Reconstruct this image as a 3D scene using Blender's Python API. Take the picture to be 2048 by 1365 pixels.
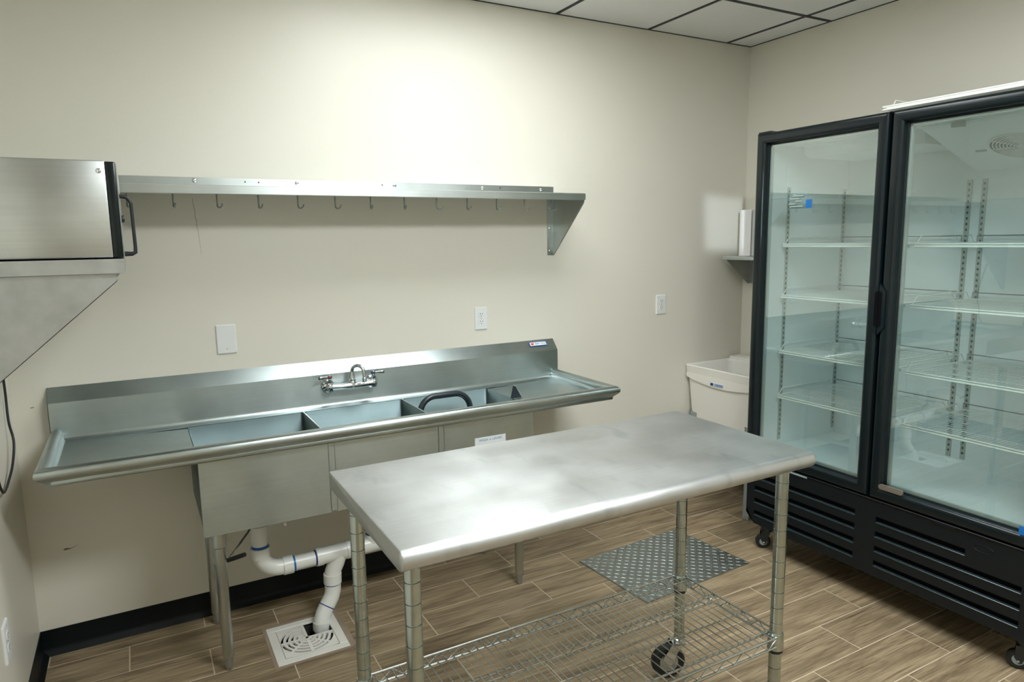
import bpy, bmesh, math, random
from mathutils import Vector, Matrix
random.seed(7)
for o in list(bpy.data.objects): bpy.data.objects.remove(o)
SC = bpy.context.scene
COL = SC.collection
PI = math.pi

# ------------------------------------------------------------------ camera
cam_d = bpy.data.cameras.new('camera'); cam = bpy.data.objects.new('camera', cam_d); COL.objects.link(cam)
cam_d.sensor_width = 36.0; cam_d.lens = 1368.24/2048*36.0; cam_d.clip_start = .05
YAW, PITCH, ROLL = -0.5036, -0.1477, -0.0159
fw = Vector((math.sin(-YAW)*math.cos(PITCH), math.cos(YAW)*math.cos(PITCH), math.sin(PITCH)))
rt = Vector((math.cos(YAW), math.sin(YAW), 0)); up = rt.cross(fw)
r2 = math.cos(ROLL)*rt + math.sin(ROLL)*up; u2 = -math.sin(ROLL)*rt + math.cos(ROLL)*up
M = Matrix((r2, u2, -fw)).transposed().to_4x4(); M.translation = (0.446, -3.1591, 1.6363)
cam.matrix_world = M
SC.camera = cam

# ------------------------------------------------------------------ world, exposure
wd = bpy.data.worlds.new('world'); SC.world = wd; wd.use_nodes = True
wd.node_tree.nodes['Background'].inputs[0].default_value = (.9, .95, 1, 1)
wd.node_tree.nodes['Background'].inputs[1].default_value = .05
SC.view_settings.view_transform = 'Standard'; SC.view_settings.look = 'None'
SC.view_settings.gamma = 1; SC.view_settings.use_curve_mapping = False
SC.view_settings.exposure = 0.42

# ------------------------------------------------------------------ room constants
W, H, YF = 3.898, 2.785, -5.2           # right wall, ceiling, wall behind the camera
PANEL_POWER = (9.8, 30.0, 3.0)        # emission of the ceiling LED panels, the one above the sink dimmed, the third an added fill

# added narrow area light, no window built, casts a pale patch on the back wall by the towel shelf
la = bpy.data.lights.new('patch_beam', 'AREA'); la.shape = 'RECTANGLE'; la.size = .36; la.size_y = .33
la.energy = .16; la.color = (.80, .90, 1.0); la.spread = math.radians(1.2)
lo = bpy.data.objects.new('patch_beam', la); COL.objects.link(lo)
tgt = Vector((3.650, 0, 1.712)); src = Vector((.05, -3.75, 2.02))
lo.location = src; lo.rotation_euler = (tgt-src).to_track_quat('-Z', 'Y').to_euler()

# ------------------------------------------------------------------ materials
def mat(name):
    m = bpy.data.materials.new(name); m.use_nodes = True
    return m, m.node_tree.nodes, m.node_tree.links, m.node_tree.nodes['Principled BSDF']
def srgb(r, g, b):
    f = lambda c: ((c/255+.055)/1.055)**2.4 if c > 10 else c/255/12.92
    return (f(r), f(g), f(b), 1)
def plain(name, c, rough=.5, metal=0, spec=.5, bump=0, bscale=200, var=0, coat=0):
    m, N, L, B = mat(name)
    B.inputs['Base Color'].default_value = c; B.inputs['Roughness'].default_value = rough
    B.inputs['Metallic'].default_value = metal; B.inputs['Specular IOR Level'].default_value = spec
    B.inputs['Coat Weight'].default_value = coat
    if bump or var:
        tc = N.new('ShaderNodeTexCoord'); no = N.new('ShaderNodeTexNoise'); no.inputs['Scale'].default_value = bscale
        no.inputs['Detail'].default_value = 4; L.new(tc.outputs['Object'], no.inputs['Vector'])
        if bump:
            bp = N.new('ShaderNodeBump'); bp.inputs['Strength'].default_value = bump; bp.inputs['Distance'].default_value = .002
            L.new(no.outputs['Fac'], bp.inputs['Height']); L.new(bp.outputs['Normal'], B.inputs['Normal'])
        if var:
            n2 = N.new('ShaderNodeTexNoise'); n2.inputs['Scale'].default_value = 6; n2.inputs['Detail'].default_value = 6
            L.new(tc.outputs['Object'], n2.inputs['Vector'])
            mr = N.new('ShaderNodeMapRange'); mr.inputs['To Min'].default_value = 1-var; mr.inputs['To Max'].default_value = 1+var
            mr.inputs['From Min'].default_value = .3; mr.inputs['From Max'].default_value = .7
            L.new(n2.outputs['Fac'], mr.inputs['Value'])
            mx = N.new('ShaderNodeMix'); mx.data_type = 'RGBA'; mx.blend_type = 'MULTIPLY'; mx.inputs['Factor'].default_value = 1
            mx.inputs['A'].default_value = c; L.new(mr.outputs['Result'], mx.inputs['B']); L.new(mx.outputs['Result'], B.inputs['Base Color'])
    return m
def steel(name, c=(.50, .565, .56, 1), rough=.32, aniso=.6, brush=(1, .06, .04), smudge=.04, streak=True, big=3.0, wave=0):
    """brushed stainless steel, brush lines along a world axis"""
    m, N, L, B = mat(name)
    B.inputs['Metallic'].default_value = 1; B.inputs['Base Color'].default_value = c
    B.inputs['Anisotropic'].default_value = aniso; B.inputs['Anisotropic Rotation'].default_value = .25
    cv = N.new('ShaderNodeCombineXYZ')
    for i in range(3): cv.inputs[i].default_value = brush[i]
    if aniso: L.new(cv.outputs[0], B.inputs['Tangent'])
    g = N.new('ShaderNodeNewGeometry')
    n1 = N.new('ShaderNodeTexNoise'); n1.inputs['Scale'].default_value = big; n1.inputs['Detail'].default_value = 7; n1.inputs['Roughness'].default_value = .6
    L.new(g.outputs['Position'], n1.inputs['Vector'])
    mr = N.new('ShaderNodeMapRange'); mr.inputs['From Min'].default_value = .3; mr.inputs['From Max'].default_value = .7
    mr.inputs['To Min'].default_value = rough-smudge; mr.inputs['To Max'].default_value = rough+smudge
    L.new(n1.outputs['Fac'], mr.inputs['Value']); L.new(mr.outputs['Result'], B.inputs['Roughness'])
    # tone wear
    mc = N.new('ShaderNodeMapRange'); mc.inputs['From Min'].default_value = .25; mc.inputs['From Max'].default_value = .75
    mc.inputs['To Min'].default_value = 1.08; mc.inputs['To Max'].default_value = .86
    n3 = N.new('ShaderNodeTexNoise'); n3.inputs['Scale'].default_value = big*2.1; n3.inputs['Detail'].default_value = 8
    L.new(g.outputs['Position'], n3.inputs['Vector']); L.new(n3.outputs['Fac'], mc.inputs['Value'])
    mx = N.new('ShaderNodeMix'); mx.data_type = 'RGBA'; mx.blend_type = 'MULTIPLY'; mx.inputs['Factor'].default_value = 1
    mx.inputs['A'].default_value = c; L.new(mc.outputs['Result'], mx.inputs['B']); L.new(mx.outputs['Result'], B.inputs['Base Color'])
    if streak:
        mp = N.new('ShaderNodeMapping'); mp.inputs['Scale'].default_value = [3 if abs(b) > .5 else 140 for b in brush]
        L.new(g.outputs['Position'], mp.inputs['Vector'])
        n2 = N.new('ShaderNodeTexNoise'); n2.inputs['Scale'].default_value = 1; n2.inputs['Detail'].default_value = 1
        L.new(mp.outputs['Vector'], n2.inputs['Vector'])
        ms = N.new('ShaderNodeMapRange'); ms.inputs['To Min'].default_value = .94; ms.inputs['To Max'].default_value = 1.06
        L.new(n2.outputs['Fac'], ms.inputs['Value'])
        mx2 = N.new('ShaderNodeMix'); mx2.data_type = 'RGBA'; mx2.blend_type = 'MULTIPLY'; mx2.inputs['Factor'].default_value = 1
        L.new(mx.outputs['Result'], mx2.inputs['A']); L.new(ms.outputs['Result'], mx2.inputs['B']); L.new(mx2.outputs['Result'], B.inputs['Base Color'])
    if wave:
        nw = N.new('ShaderNodeTexNoise'); nw.inputs['Scale'].default_value = 5; nw.inputs['Detail'].default_value = 0
        L.new(g.outputs['Position'], nw.inputs['Vector'])
        bp = N.new('ShaderNodeBump'); bp.inputs['Strength'].default_value = wave; bp.inputs['Distance'].default_value = .02
        L.new(nw.outputs['Fac'], bp.inputs['Height']); L.new(bp.outputs['Normal'], B.inputs['Normal'])
    return m

MT = {}
def wall_paint():
    m, N, L, B = mat('cream_wall_paint')
    tc = N.new('ShaderNodeNewGeometry')
    n = N.new('ShaderNodeTexNoise'); n.inputs['Scale'].default_value = 1.3; n.inputs['Detail'].default_value = 5
    L.new(tc.outputs['Position'], n.inputs['Vector'])
    cr = N.new('ShaderNodeMix'); cr.data_type = 'RGBA'
    cr.inputs['A'].default_value = srgb(221, 217, 203); cr.inputs['B'].default_value = srgb(224, 221, 208)
    L.new(n.outputs['Fac'], cr.inputs['Factor']); L.new(cr.outputs['Result'], B.inputs['Base Color'])
    B.inputs['Roughness'].default_value = .42; B.inputs['Specular IOR Level'].default_value = .55
    n2 = N.new('ShaderNodeTexNoise'); n2.inputs['Scale'].default_value = 160; n2.inputs['Detail'].default_value = 3
    L.new(tc.outputs['Position'], n2.inputs['Vector'])
    bp = N.new('ShaderNodeBump'); bp.inputs['Strength'].default_value = .12; bp.inputs['Distance'].default_value = .002
    L.new(n2.outputs['Fac'], bp.inputs['Height']); L.new(bp.outputs['Normal'], B.inputs['Normal'])
    return m
MT['wall'] = wall_paint()
def wood():
    m, N, L, B = mat('wood_look_tile')
    tc = N.new('ShaderNodeTexCoord'); oi = N.new('ShaderNodeObjectInfo')
    mul = N.new('ShaderNodeVectorMath'); mul.operation = 'MULTIPLY_ADD'
    cb = N.new('ShaderNodeCombineXYZ')
    for i, k in enumerate((37.0, 91.0, 13.0)):
        ml = N.new('ShaderNodeMath'); ml.operation = 'MULTIPLY'; ml.inputs[1].default_value = k
        L.new(oi.outputs['Random'], ml.inputs[0]); L.new(ml.outputs[0], cb.inputs[i])
    ad = N.new('ShaderNodeVectorMath'); L.new(tc.outputs['Object'], ad.inputs[0]); L.new(cb.outputs[0], ad.inputs[1])
    def noise(sc, detail, rough=.6, dist=0):
        mp = N.new('ShaderNodeMapping'); mp.inputs['Scale'].default_value = sc; L.new(ad.outputs[0], mp.inputs['Vector'])
        n = N.new('ShaderNodeTexNoise'); n.inputs['Scale'].default_value = 1; n.inputs['Detail'].default_value = detail
        n.inputs['Roughness'].default_value = rough; n.inputs['Distortion'].default_value = dist
        L.new(mp.outputs['Vector'], n.inputs['Vector']); return n
    n1 = noise((2.2, 26, 1), 6, .65, .6)       # broad bands
    n2 = noise((5, 240, 1), 3, .6, .1)         # fine grain lines
    # cathedral figure: rings of a slowly varying field
    n3 = noise((.9, 8.0, 1), 1, .4, .2)
    mm = N.new('ShaderNodeMath'); mm.operation = 'MULTIPLY'; mm.inputs[1].default_value = 70; L.new(n3.outputs['Fac'], mm.inputs[0])
    sn = N.new('ShaderNodeMath'); sn.operation = 'SINE'; L.new(mm.outputs[0], sn.inputs[0])
    r1 = N.new('ShaderNodeValToRGB'); L.new(n1.outputs['Fac'], r1.inputs[0])
    e = r1.color_ramp.elements; e[0].position = .30; e[0].color = srgb(111, 93, 65); e[1].position = .72; e[1].color = srgb(180, 158, 120)
    x = e.new(.5); x.color = srgb(152, 131, 96)
    def darken(prev, fac_node, lo, hi, amt, col):
        mr = N.new('ShaderNodeMapRange'); mr.inputs['From Min'].default_value = lo; mr.inputs['From Max'].default_value = hi
        mr.inputs['To Min'].default_value = 0; mr.inputs['To Max'].default_value = amt
        L.new(fac_node, mr.inputs['Value'])
        mx = N.new('ShaderNodeMix'); mx.data_type = 'RGBA'; L.new(mr.outputs['Result'], mx.inputs['Factor'])
        L.new(prev, mx.inputs['A']); mx.inputs['B'].default_value = col; return mx.outputs['Result']
    c = darken(r1.outputs['Color'], n2.outputs['Fac'], .52, .66, .72, srgb(80, 62, 44))
    c = darken(c, sn.outputs[0], .45, 1.0, .22, srgb(92, 72, 50))
    # per plank tone
    hs = N.new('ShaderNodeHueSaturation'); L.new(c, hs.inputs['Color'])
    mr = N.new('ShaderNodeMapRange'); mr.inputs['To Min'].default_value = .88; mr.inputs['To Max'].default_value = 1.1
    L.new(oi.outputs['Random'], mr.inputs['Value']); L.new(mr.outputs['Result'], hs.inputs['Value'])
    hs.inputs['Saturation'].default_value = .86
    L.new(hs.outputs['Color'], B.inputs['Base Color'])
    B.inputs['Roughness'].default_value = .48; B.inputs['Specular IOR Level'].default_value = .4
    bp = N.new('ShaderNodeBump'); bp.inputs['Strength'].default_value = .12; bp.inputs['Distance'].default_value = .001
    L.new(n2.outputs['Fac'], bp.inputs['Height']); L.new(bp.outputs['Normal'], B.inputs['Normal'])
    return m
MT['wood'] = wood()
MT['grout'] = plain('beige_grout', srgb(202, 186, 162), .85, var=.12)
MT['base'] = plain('black_vinyl_base', (.003, .006, .007, 1), .42, spec=.22)
MT['tile_c'] = plain('mineral_fibre_tile', srgb(238, 240, 239), .9, spec=.2, bump=.5, bscale=350)
MT['tee'] = plain('black_ceiling_tee', (.010, .018, .024, 1), .5)
MT['plast'] = plain('white_plastic', srgb(226, 228, 226), .35)
MT['slot'] = plain('dark_slot', (.02, .02, .02, 1), .6)
MT['steel'] = steel('brushed_steel_sink')
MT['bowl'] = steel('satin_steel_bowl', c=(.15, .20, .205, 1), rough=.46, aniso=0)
MT['steel_shelf'] = steel('brushed_steel_shelf', c=(.56, .61, .60, 1), rough=.36, aniso=.6)
MT['steel_oven'] = steel('polished_oven_steel', c=(.60, .63, .62, 1), rough=.30, aniso=.3, smudge=0.0)
MT['galv'] = steel('grey_steel_bracket', c=(.50, .52, .52, 1), rough=.45, aniso=0, streak=False, big=9)
MT['tube'] = steel('steel_tube', c=(.54, .58, .56, 1), rough=.30, aniso=.3, brush=(.02, .03, 1), smudge=.04)
MT['chrome'] = steel('chrome', c=(.72, .75, .77, 1), rough=.09, aniso=0, smudge=.03, streak=False)
MT['post'] = steel('chrome_post', c=(.50, .56, .54, 1), rough=.22, aniso=0, smudge=.06, streak=False, big=14)
MT['wire'] = steel('chrome_wire', c=(.52, .55, .53, 1), rough=.22, aniso=0, smudge=.05, streak=False)
MT['fork'] = plain('dark_caster_steel', (.05, .06, .065, 1), .35, metal=.8)
MT['rubber'] = plain('black_rubber', (.008, .010, .012, 1), .45)
MT['pvc'] = plain('white_pvc', srgb(224, 226, 220), .28, var=.04)
MT['primer'] = plain('blue_pvc_primer', srgb(20, 92, 168), .4)
MT['primer_d'] = plain('dark_blue_pvc_primer', srgb(28, 52, 132), .4)
MT['cement'] = plain('drain_cement', srgb(150, 134, 116), .9, bump=.6, bscale=90, var=.2)
MT['drainw'] = plain('white_drain_enamel', srgb(228, 226, 218), .4, var=.06)
MT['dark'] = plain('dark_drain_inside', (.03, .03, .025, 1), .8)
MT['plate'] = steel('galvanised_plate', c=(.36, .40, .39, 1), rough=.42, aniso=0, streak=False, big=11, smudge=.10)
MT['hoop'] = plain('dark_grey_plastic', (.018, .028, .036, 1), .28)
MT['fr_black'] = plain('black_fridge_frame', (.004, .009, .011, 1), .22, spec=.4)
MT['fr_kick'] = plain('black_kick_plastic', (.004, .007, .009, 1), .40, spec=.35)
MT['fr_lip'] = plain('slot_lip_highlight', (.022, .038, .044, 1), .22, spec=.6)  # lighter than the kick plastic: highlight along the lips put into the colour
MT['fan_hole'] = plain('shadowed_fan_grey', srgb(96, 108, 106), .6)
MT['fr_hole'] = plain('black_slot_depth', (.002, .002, .003, 1), .8, spec=.1)
MT['liner'] = plain('white_fridge_liner', srgb(232, 238, 237), .35)
MT['shelfw'] = plain('white_coated_wire', srgb(236, 238, 232), .32)
MT['standard'] = plain('grey_shelf_standard', srgb(176, 186, 182), .4, metal=.3)
MT['tub'] = plain('white_tub_plastic', srgb(238, 236, 228), .45)
MT['tubleg'] = plain('galvanised_tub_leg', srgb(168, 178, 180), .45, metal=.5)
MT['paper'] = plain('white_paper', srgb(240, 240, 238), .95, spec=.1, bump=.4, bscale=300)
MT['label'] = plain('white_label', srgb(228, 232, 236), .4)
MT['l_blue'] = plain('label_blue', srgb(22, 104, 178), .4)
MT['l_dblue'] = plain('label_dark_blue', srgb(28, 60, 120), .4)
MT['l_teal'] = plain('label_teal', srgb(20, 140, 180), .4)
MT['l_orange'] = plain('label_orange', srgb(232, 66, 20), .4)
MT['l_grey'] = plain('label_grey', srgb(150, 170, 172), .5)
MT['brass'] = plain('dull_bronze_metal', srgb(140, 132, 122), .45, metal=.6, var=.3)
MT['red'] = plain('red_ring', srgb(190, 40, 25), .4)
MT['handle_grey'] = steel('satin_lever', c=(.40, .42, .42, 1), rough=.3, aniso=0, streak=False)
MT['mark'] = plain('wall_scuff', srgb(120, 112, 92), .8)
def glass_mat():
    m, N, L, B = mat('door_glass'); N.remove(B)
    out = [n for n in N if n.type == 'OUTPUT_MATERIAL'][0]
    tr = N.new('ShaderNodeBsdfTransparent'); tr.inputs[0].default_value = (.90, .957, .955, 1)
    gl = N.new('ShaderNodeBsdfGlossy'); gl.inputs['Roughness'].default_value = .015; gl.inputs['Color'].default_value = (1, 1, 1, 1)
    lw = N.new('ShaderNodeLayerWeight'); lw.inputs['Blend'].default_value = .5
    pw = N.new('ShaderNodeMath'); pw.operation = 'POWER'; pw.inputs[1].default_value = 4.0; L.new(lw.outputs['Facing'], pw.inputs[0])
    fr = N.new('ShaderNodeMath'); fr.operation = 'MULTIPLY_ADD'; fr.inputs[1].default_value = .9; fr.inputs[2].default_value = .15; L.new(pw.outputs[0], fr.inputs[0])
    mx = N.new('ShaderNodeMixShader'); L.new(fr.outputs[0], mx.inputs[0]); L.new(tr.outputs[0], mx.inputs[1]); L.new(gl.outputs[0], mx.inputs[2])
    L.new(mx.outputs[0], out.inputs['Surface']); return m
MT['glass'] = glass_mat()
def emit(name, c, s):
    m, N, L, B = mat(name)
    B.inputs['Base Color'].default_value = (.9, .9, .9, 1)
    B.inputs['Emission Color'].default_value = c; B.inputs['Emission Strength'].default_value = s; return m
for k_ in range(3): MT['led%d' % k_] = emit('led_diffuser', (.94, .985, 1, 1), PANEL_POWER[k_])
# work-table top: worn, cloudy steel
def top_mat():
    m = steel('worn_table_steel', c=(.60, .62, .62, 1), rough=.41, aniso=.4, smudge=.10, big=2.6)
    N, L = m.node_tree.nodes, m.node_tree.links; B = N['Principled BSDF']
    g = N.new('ShaderNodeNewGeometry'); mp = N.new('ShaderNodeMapping'); mp.inputs['Scale'].default_value = (16, 6, 1)
    L.new(g.outputs['Position'], mp.inputs['Vector'])
    n = N.new('ShaderNodeTexNoise'); n.inputs['Scale'].default_value = 1.0; n.inputs['Detail'].default_value = 6; L.new(mp.outputs['Vector'], n.inputs['Vector'])
    mr = N.new('ShaderNodeMapRange'); mr.inputs['From Min'].default_value = .58; mr.inputs['From Max'].default_value = .72
    mr.inputs['To Min'].default_value = 0; mr.inputs['To Max'].default_value = .35; L.new(n.outputs['Fac'], mr.inputs['Value'])
    old = B.inputs['Base Color'].links[0].from_socket
    mx = N.new('ShaderNodeMix'); mx.data_type = 'RGBA'; L.new(mr.outputs['Result'], mx.inputs['Factor']); L.new(old, mx.inputs['A'])
    mx.inputs['B'].default_value = (.30, .35, .37, 1); L.new(mx.outputs['Result'], B.inputs['Base Color'])
    return m
MT['top'] = top_mat()

# ------------------------------------------------------------------ mesh helpers
class MB:
    def __init__(s): s.bm = bmesh.new()
    def box(s, x0, x1, y0, y1, z0, z1, bev=0, seg=2):
        b = bmesh.new()
        v = [b.verts.new((x, y, z)) for x in (x0, x1) for y in (y0, y1) for z in (z0, z1)]
        for f in ((0, 1, 3, 2), (4, 6, 7, 5), (0, 4, 5, 1), (2, 3, 7, 6), (0, 2, 6, 4), (1, 5, 7, 3)): b.faces.new([v[i] for i in f])
        bmesh.ops.recalc_face_normals(b, faces=b.faces)
        if bev: bmesh.ops.bevel(b, geom=list(b.edges), offset=bev, segments=seg, profile=.5, affect='EDGES')
        s.add(b); return s
    def add(s, b):
        me = bpy.data.meshes.new('tmp'); b.to_mesh(me); b.free(); s.bm.from_mesh(me); bpy.data.meshes.remove(me)
    def tube(s, pts, r, seg=10, closed=False, cap=True):
        """tube along points; r is a number or a list"""
        P = [Vector(p) for p in pts]; n = len(P); rr = r if isinstance(r, (list, tuple)) else [r]*n
        rings = []; prev = None
        for i, p in enumerate(P):
            if closed: t = (P[(i+1) % n]-P[i-1])
            else: t = (P[min(i+1, n-1)]-P[max(i-1, 0)])
            t.normalize()
            if prev is None:
                a = Vector((0, 0, 1)) if abs(t.z) < .9 else Vector((1, 0, 0))
                nx = t.cross(a).normalized()
            else:
                nx = (prev - t*prev.dot(t)); nx = nx.normalized() if nx.length > 1e-6 else t.orthogonal().normalized()
            prev = nx; ny = t.cross(nx)
            rings.append([s.bm.verts.new(p + (nx*math.cos(2*PI*k/seg)+ny*math.sin(2*PI*k/seg))*rr[i]) for k in range(seg)])
        m = n if closed else n-1
        for i in range(m):
            A, Bq = rings[i], rings[(i+1) % n]
            for k in range(seg): s.bm.faces.new((A[k], A[(k+1) % seg], Bq[(k+1) % seg], Bq[k]))
        if cap and not closed:
            s.bm.faces.new(list(reversed(rings[0]))); s.bm.faces.new(rings[-1])
        return s
    def lathe(s, prof, c=(0, 0, 0), axis='z', seg=20):
        """prof: list of (radius, height) along the axis from c"""
        rings = []; c = Vector(c)
        def pt(r, h, a):
            u, v = r*math.cos(a), r*math.sin(a)
            return c + {'z': Vector((u, v, h)), 'x': Vector((h, u, v)), 'y': Vector((v, h, u))}[axis]
        for r, h in prof: rings.append([s.bm.verts.new(pt(max(r, 1e-5), h, 2*PI*k/seg)) for k in range(seg)])
        for A, Bq in zip(rings, rings[1:]):
            for k in range(seg): s.bm.faces.new((A[k], A[(k+1) % seg], Bq[(k+1) % seg], Bq[k]))
        s.bm.faces.new(list(reversed(rings[0]))); s.bm.faces.new(rings[-1]); return s
    def prism(s, poly, axis, a, b):
        """poly of 2-D points extruded along axis from a to b; x:(y,z) y:(x,z) z:(x,y)"""
        f = {'x': lambda p, h: (h, p[0], p[1]), 'y': lambda p, h: (p[0], h, p[1]), 'z': lambda p, h: (p[0], p[1], h)}[axis]
        A = [s.bm.verts.new(f(p, a)) for p in poly]; Bq = [s.bm.verts.new(f(p, b)) for p in poly]; n = len(poly)
        for k in range(n): s.bm.faces.new((A[k], A[(k+1) % n], Bq[(k+1) % n], Bq[k]))
        s.bm.faces.new(list(reversed(A))); s.bm.faces.new(Bq); return s
    def sheet(s, prof, axis, a, b, th=.0015):
        """an open 2-D polyline given thickness th and extruded"""
        off = []
        n = len(prof)
        for i in range(n):
            p0 = Vector(prof[max(i-1, 0)]); p1 = Vector(prof[min(i+1, n-1)]); t = (p1-p0).normalized()
            off.append((prof[i][0]-t.y*th, prof[i][1]+t.x*th))
        return s.prism(list(prof)+off[::-1], axis, a, b)
    def build(s, name, m, parent=None, smooth=None, kind=None):
        bmesh.ops.recalc_face_normals(s.bm, faces=s.bm.faces)
        me = bpy.data.meshes.new(name)
        off = wloc(parent)
        bmesh.ops.translate(s.bm, verts=s.bm.verts, vec=-off)
        s.bm.to_mesh(me); s.bm.free(); me.materials.append(MT[m] if isinstance(m, str) else m)
        if smooth is not None:
            me.polygons.foreach_set('use_smooth', [True]*len(me.polygons))
            try: me.set_sharp_from_angle(angle=math.radians(smooth))
            except Exception: pass
        o = bpy.data.objects.new(name, me); COL.objects.link(o)
        if parent is not None: o.parent = parent
        if kind: o['kind'] = kind
        return o
def wloc(o):
    v = Vector((0, 0, 0))
    while o is not None: v += o.location; o = o.parent
    return v
def tag(o, label, cat, group=None):
    o['label'] = label; o['category'] = cat
    if group: o['group'] = group
    return o
def thing(name, loc, label, cat, group=None):
    o = bpy.data.objects.new(name, None); o.empty_display_size = .05; COL.objects.link(o); o.location = loc
    return tag(o, label, cat, group)
def struct(o, label=None):
    o['kind'] = 'structure'
    if label: o['label'] = label
    return o
def cp(o, parent, dx=0, dy=0, dz=0):
    """linked copy of a part and its sub-parts, shifted inside its parent"""
    c = o.copy(); COL.objects.link(c); c.parent = parent; c.location = o.location+Vector((dx, dy, dz))
    for ch in o.children:
        g = ch.copy(); COL.objects.link(g); g.parent = c
    return c
def text(s, name, mtl, loc, rot, size, parent, depth=.0004, align='CENTER', font_scale=(1, 1)):
    cu = bpy.data.curves.new(name, 'FONT'); cu.body = s; cu.size = size; cu.extrude = depth
    cu.align_x = align; cu.align_y = 'CENTER'
    t = bpy.data.objects.new('t', cu); COL.objects.link(t)
    bpy.context.view_layer.update()
    me = bpy.data.meshes.new_from_object(t.evaluated_get(bpy.context.evaluated_depsgraph_get()))
    bpy.data.objects.remove(t)
    me.materials.append(MT[mtl]); o = bpy.data.objects.new(name, me); COL.objects.link(o)
    o.parent = parent; o.location = Vector(loc)-wloc(parent); o.rotation_euler = rot
    o.scale = (font_scale[0], font_scale[1], 1)
    return o
def rrect(x0, x1, y0, y1, r, n=5):
    pts = []
    for cx, cy, a in ((x1-r, y1-r, 0), (x0+r, y1-r, PI/2), (x0+r, y0+r, PI), (x1-r, y0+r, 1.5*PI)):
        for k in range(n+1): pts.append((cx+r*math.cos(a+k*PI/2/n), cy+r*math.sin(a+k*PI/2/n)))
    return pts
def arc(c, r, a0, a1, n): return [(c[0]+r*math.cos(a0+(a1-a0)*k/n), c[1]+r*math.sin(a0+(a1-a0)*k/n)) for k in range(n+1)]

# ================================================================== STRUCTURE
T_ = .12
wb = struct(MB().box(-T_, W+T_, 0, T_, -.1, H+.1).build('wall_back', 'wall'), 'cream painted back wall behind the sink')
wl = struct(MB().box(-T_, 0, YF, 0, -.1, H+.1).build('wall_left', 'wall'), 'cream painted left wall')
wr = struct(MB().box(W, W+T_, YF, 0, -.1, H+.1).build('wall_right', 'wall'), 'cream painted right wall behind the fridge')
wf = struct(MB().box(-T_, W+T_, YF-T_, YF, -.1, H+.1).build('wall_front', 'wall'), 'cream painted wall opposite the sink')
# hairline crack, scuffs and a pencil mark on the back wall
cpts = [(.690, 1.825), (.691, 1.80), (.696, 1.77), (.694, 1.75), (.699, 1.73), (.698, 1.71), (.702, 1.69), (.703, 1.66), (.706, 1.62), (.706, 1.595)]
cr = MB()
for (xa, za), (xb, zb), wv in zip(cpts, cpts[1:], (1, 1.3, 1.2, 1.4, 1.2, 1, .8, .6, .4)):
    cr.prism([(xa-.0007*wv, za), (xa+.0007*wv, za), (xb+.0007*wv, zb), (xb-.0007*wv, zb)], 'y', -.0004, .0005)
cr.build('wall_crack', 'mark', wb)
MB().prism([(.108, .428), (.118, .433), (.135, .429), (.165, .438), (.135, .426), (.115, .424)], 'y', -.0004, .0005).build('scuff_mark', 'mark', wb)
MB().prism([(.058, 1.022), (.070, 1.023), (.070, 1.020), (.058, 1.019)], 'y', -.0004, .0005).build('scuff_mark', 'mark', wb)

# floor: grout bed with wood-look porcelain planks
DX0, DX1, DY0, DY1 = .815, 1.099, -.565, -.270         # floor sink opening
fl = MB()
for a, b, c, d in ((0, W, DY1, 0), (0, W, YF, DY0), (0, DX0, DY0, DY1), (DX1, W, DY0, DY1)):
    fl.box(a, b, c, d, -.12, -.0006)
floor = struct(fl.build('floor', 'grout'), 'wood-look plank tile floor with pale grout')
PLen, PWid, R1, G = .5662, .1894, .106, .0046
full = None
def plank_mesh(x0, x1, y0, y1):
    b = MB()
    if x1 > DX0 and x0 < DX1 and y1 > DY0 and y0 < DY1:
        for a, bb, c, d in ((x0, min(x1, DX0), y0, y1), (max(x0, DX1), x1, y0, y1),
                            (max(x0, DX0), min(x1, DX1), max(y0, DY1), y1), (max(x0, DX0), min(x1, DX1), y0, min(y1, DY0))):
            if bb-a > .003 and d-c > .003: b.box(a, bb, c, d, -.010, 0)
    else: b.box(x0, x1, y0, y1, -.010, 0)
    return b
row = 0; ytop = -.002
while ytop > YF+.02:
    ybot = -R1-row*PWid
    y1, y0 = ytop-G/2, max(ybot+G/2, YF+.001)
    off = .027 if row % 2 == 0 else .307
    x = off-PLen
    while x < W:
        x0, x1 = max(x+G/2, .002), min(x+PLen-G/2, W-.002)
        if x1-x0 > .01:
            cutbit = x1 > DX0 and x0 < DX1 and y1 > DY0 and y0 < DY1
            isfull = abs((x1-x0)-(PLen-G)) < 1e-4 and abs((y1-y0)-(PWid-G)) < 1e-4 and not cutbit
            ctr = Vector(((x0+x1)/2, (y0+y1)/2, 0))
            if isfull and full is not None:
                o = full.copy(); COL.objects.link(o); o.parent = floor; o.location = ctr
            else:
                b = plank_mesh(x0, x1, y0, y1); bmesh.ops.translate(b.bm, verts=b.bm.verts, vec=-ctr)
                o = b.build('plank', 'wood', None); o.parent = floor; o.location = ctr
                if isfull: full = o
        x += PLen
    ytop = ybot; row += 1

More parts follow.
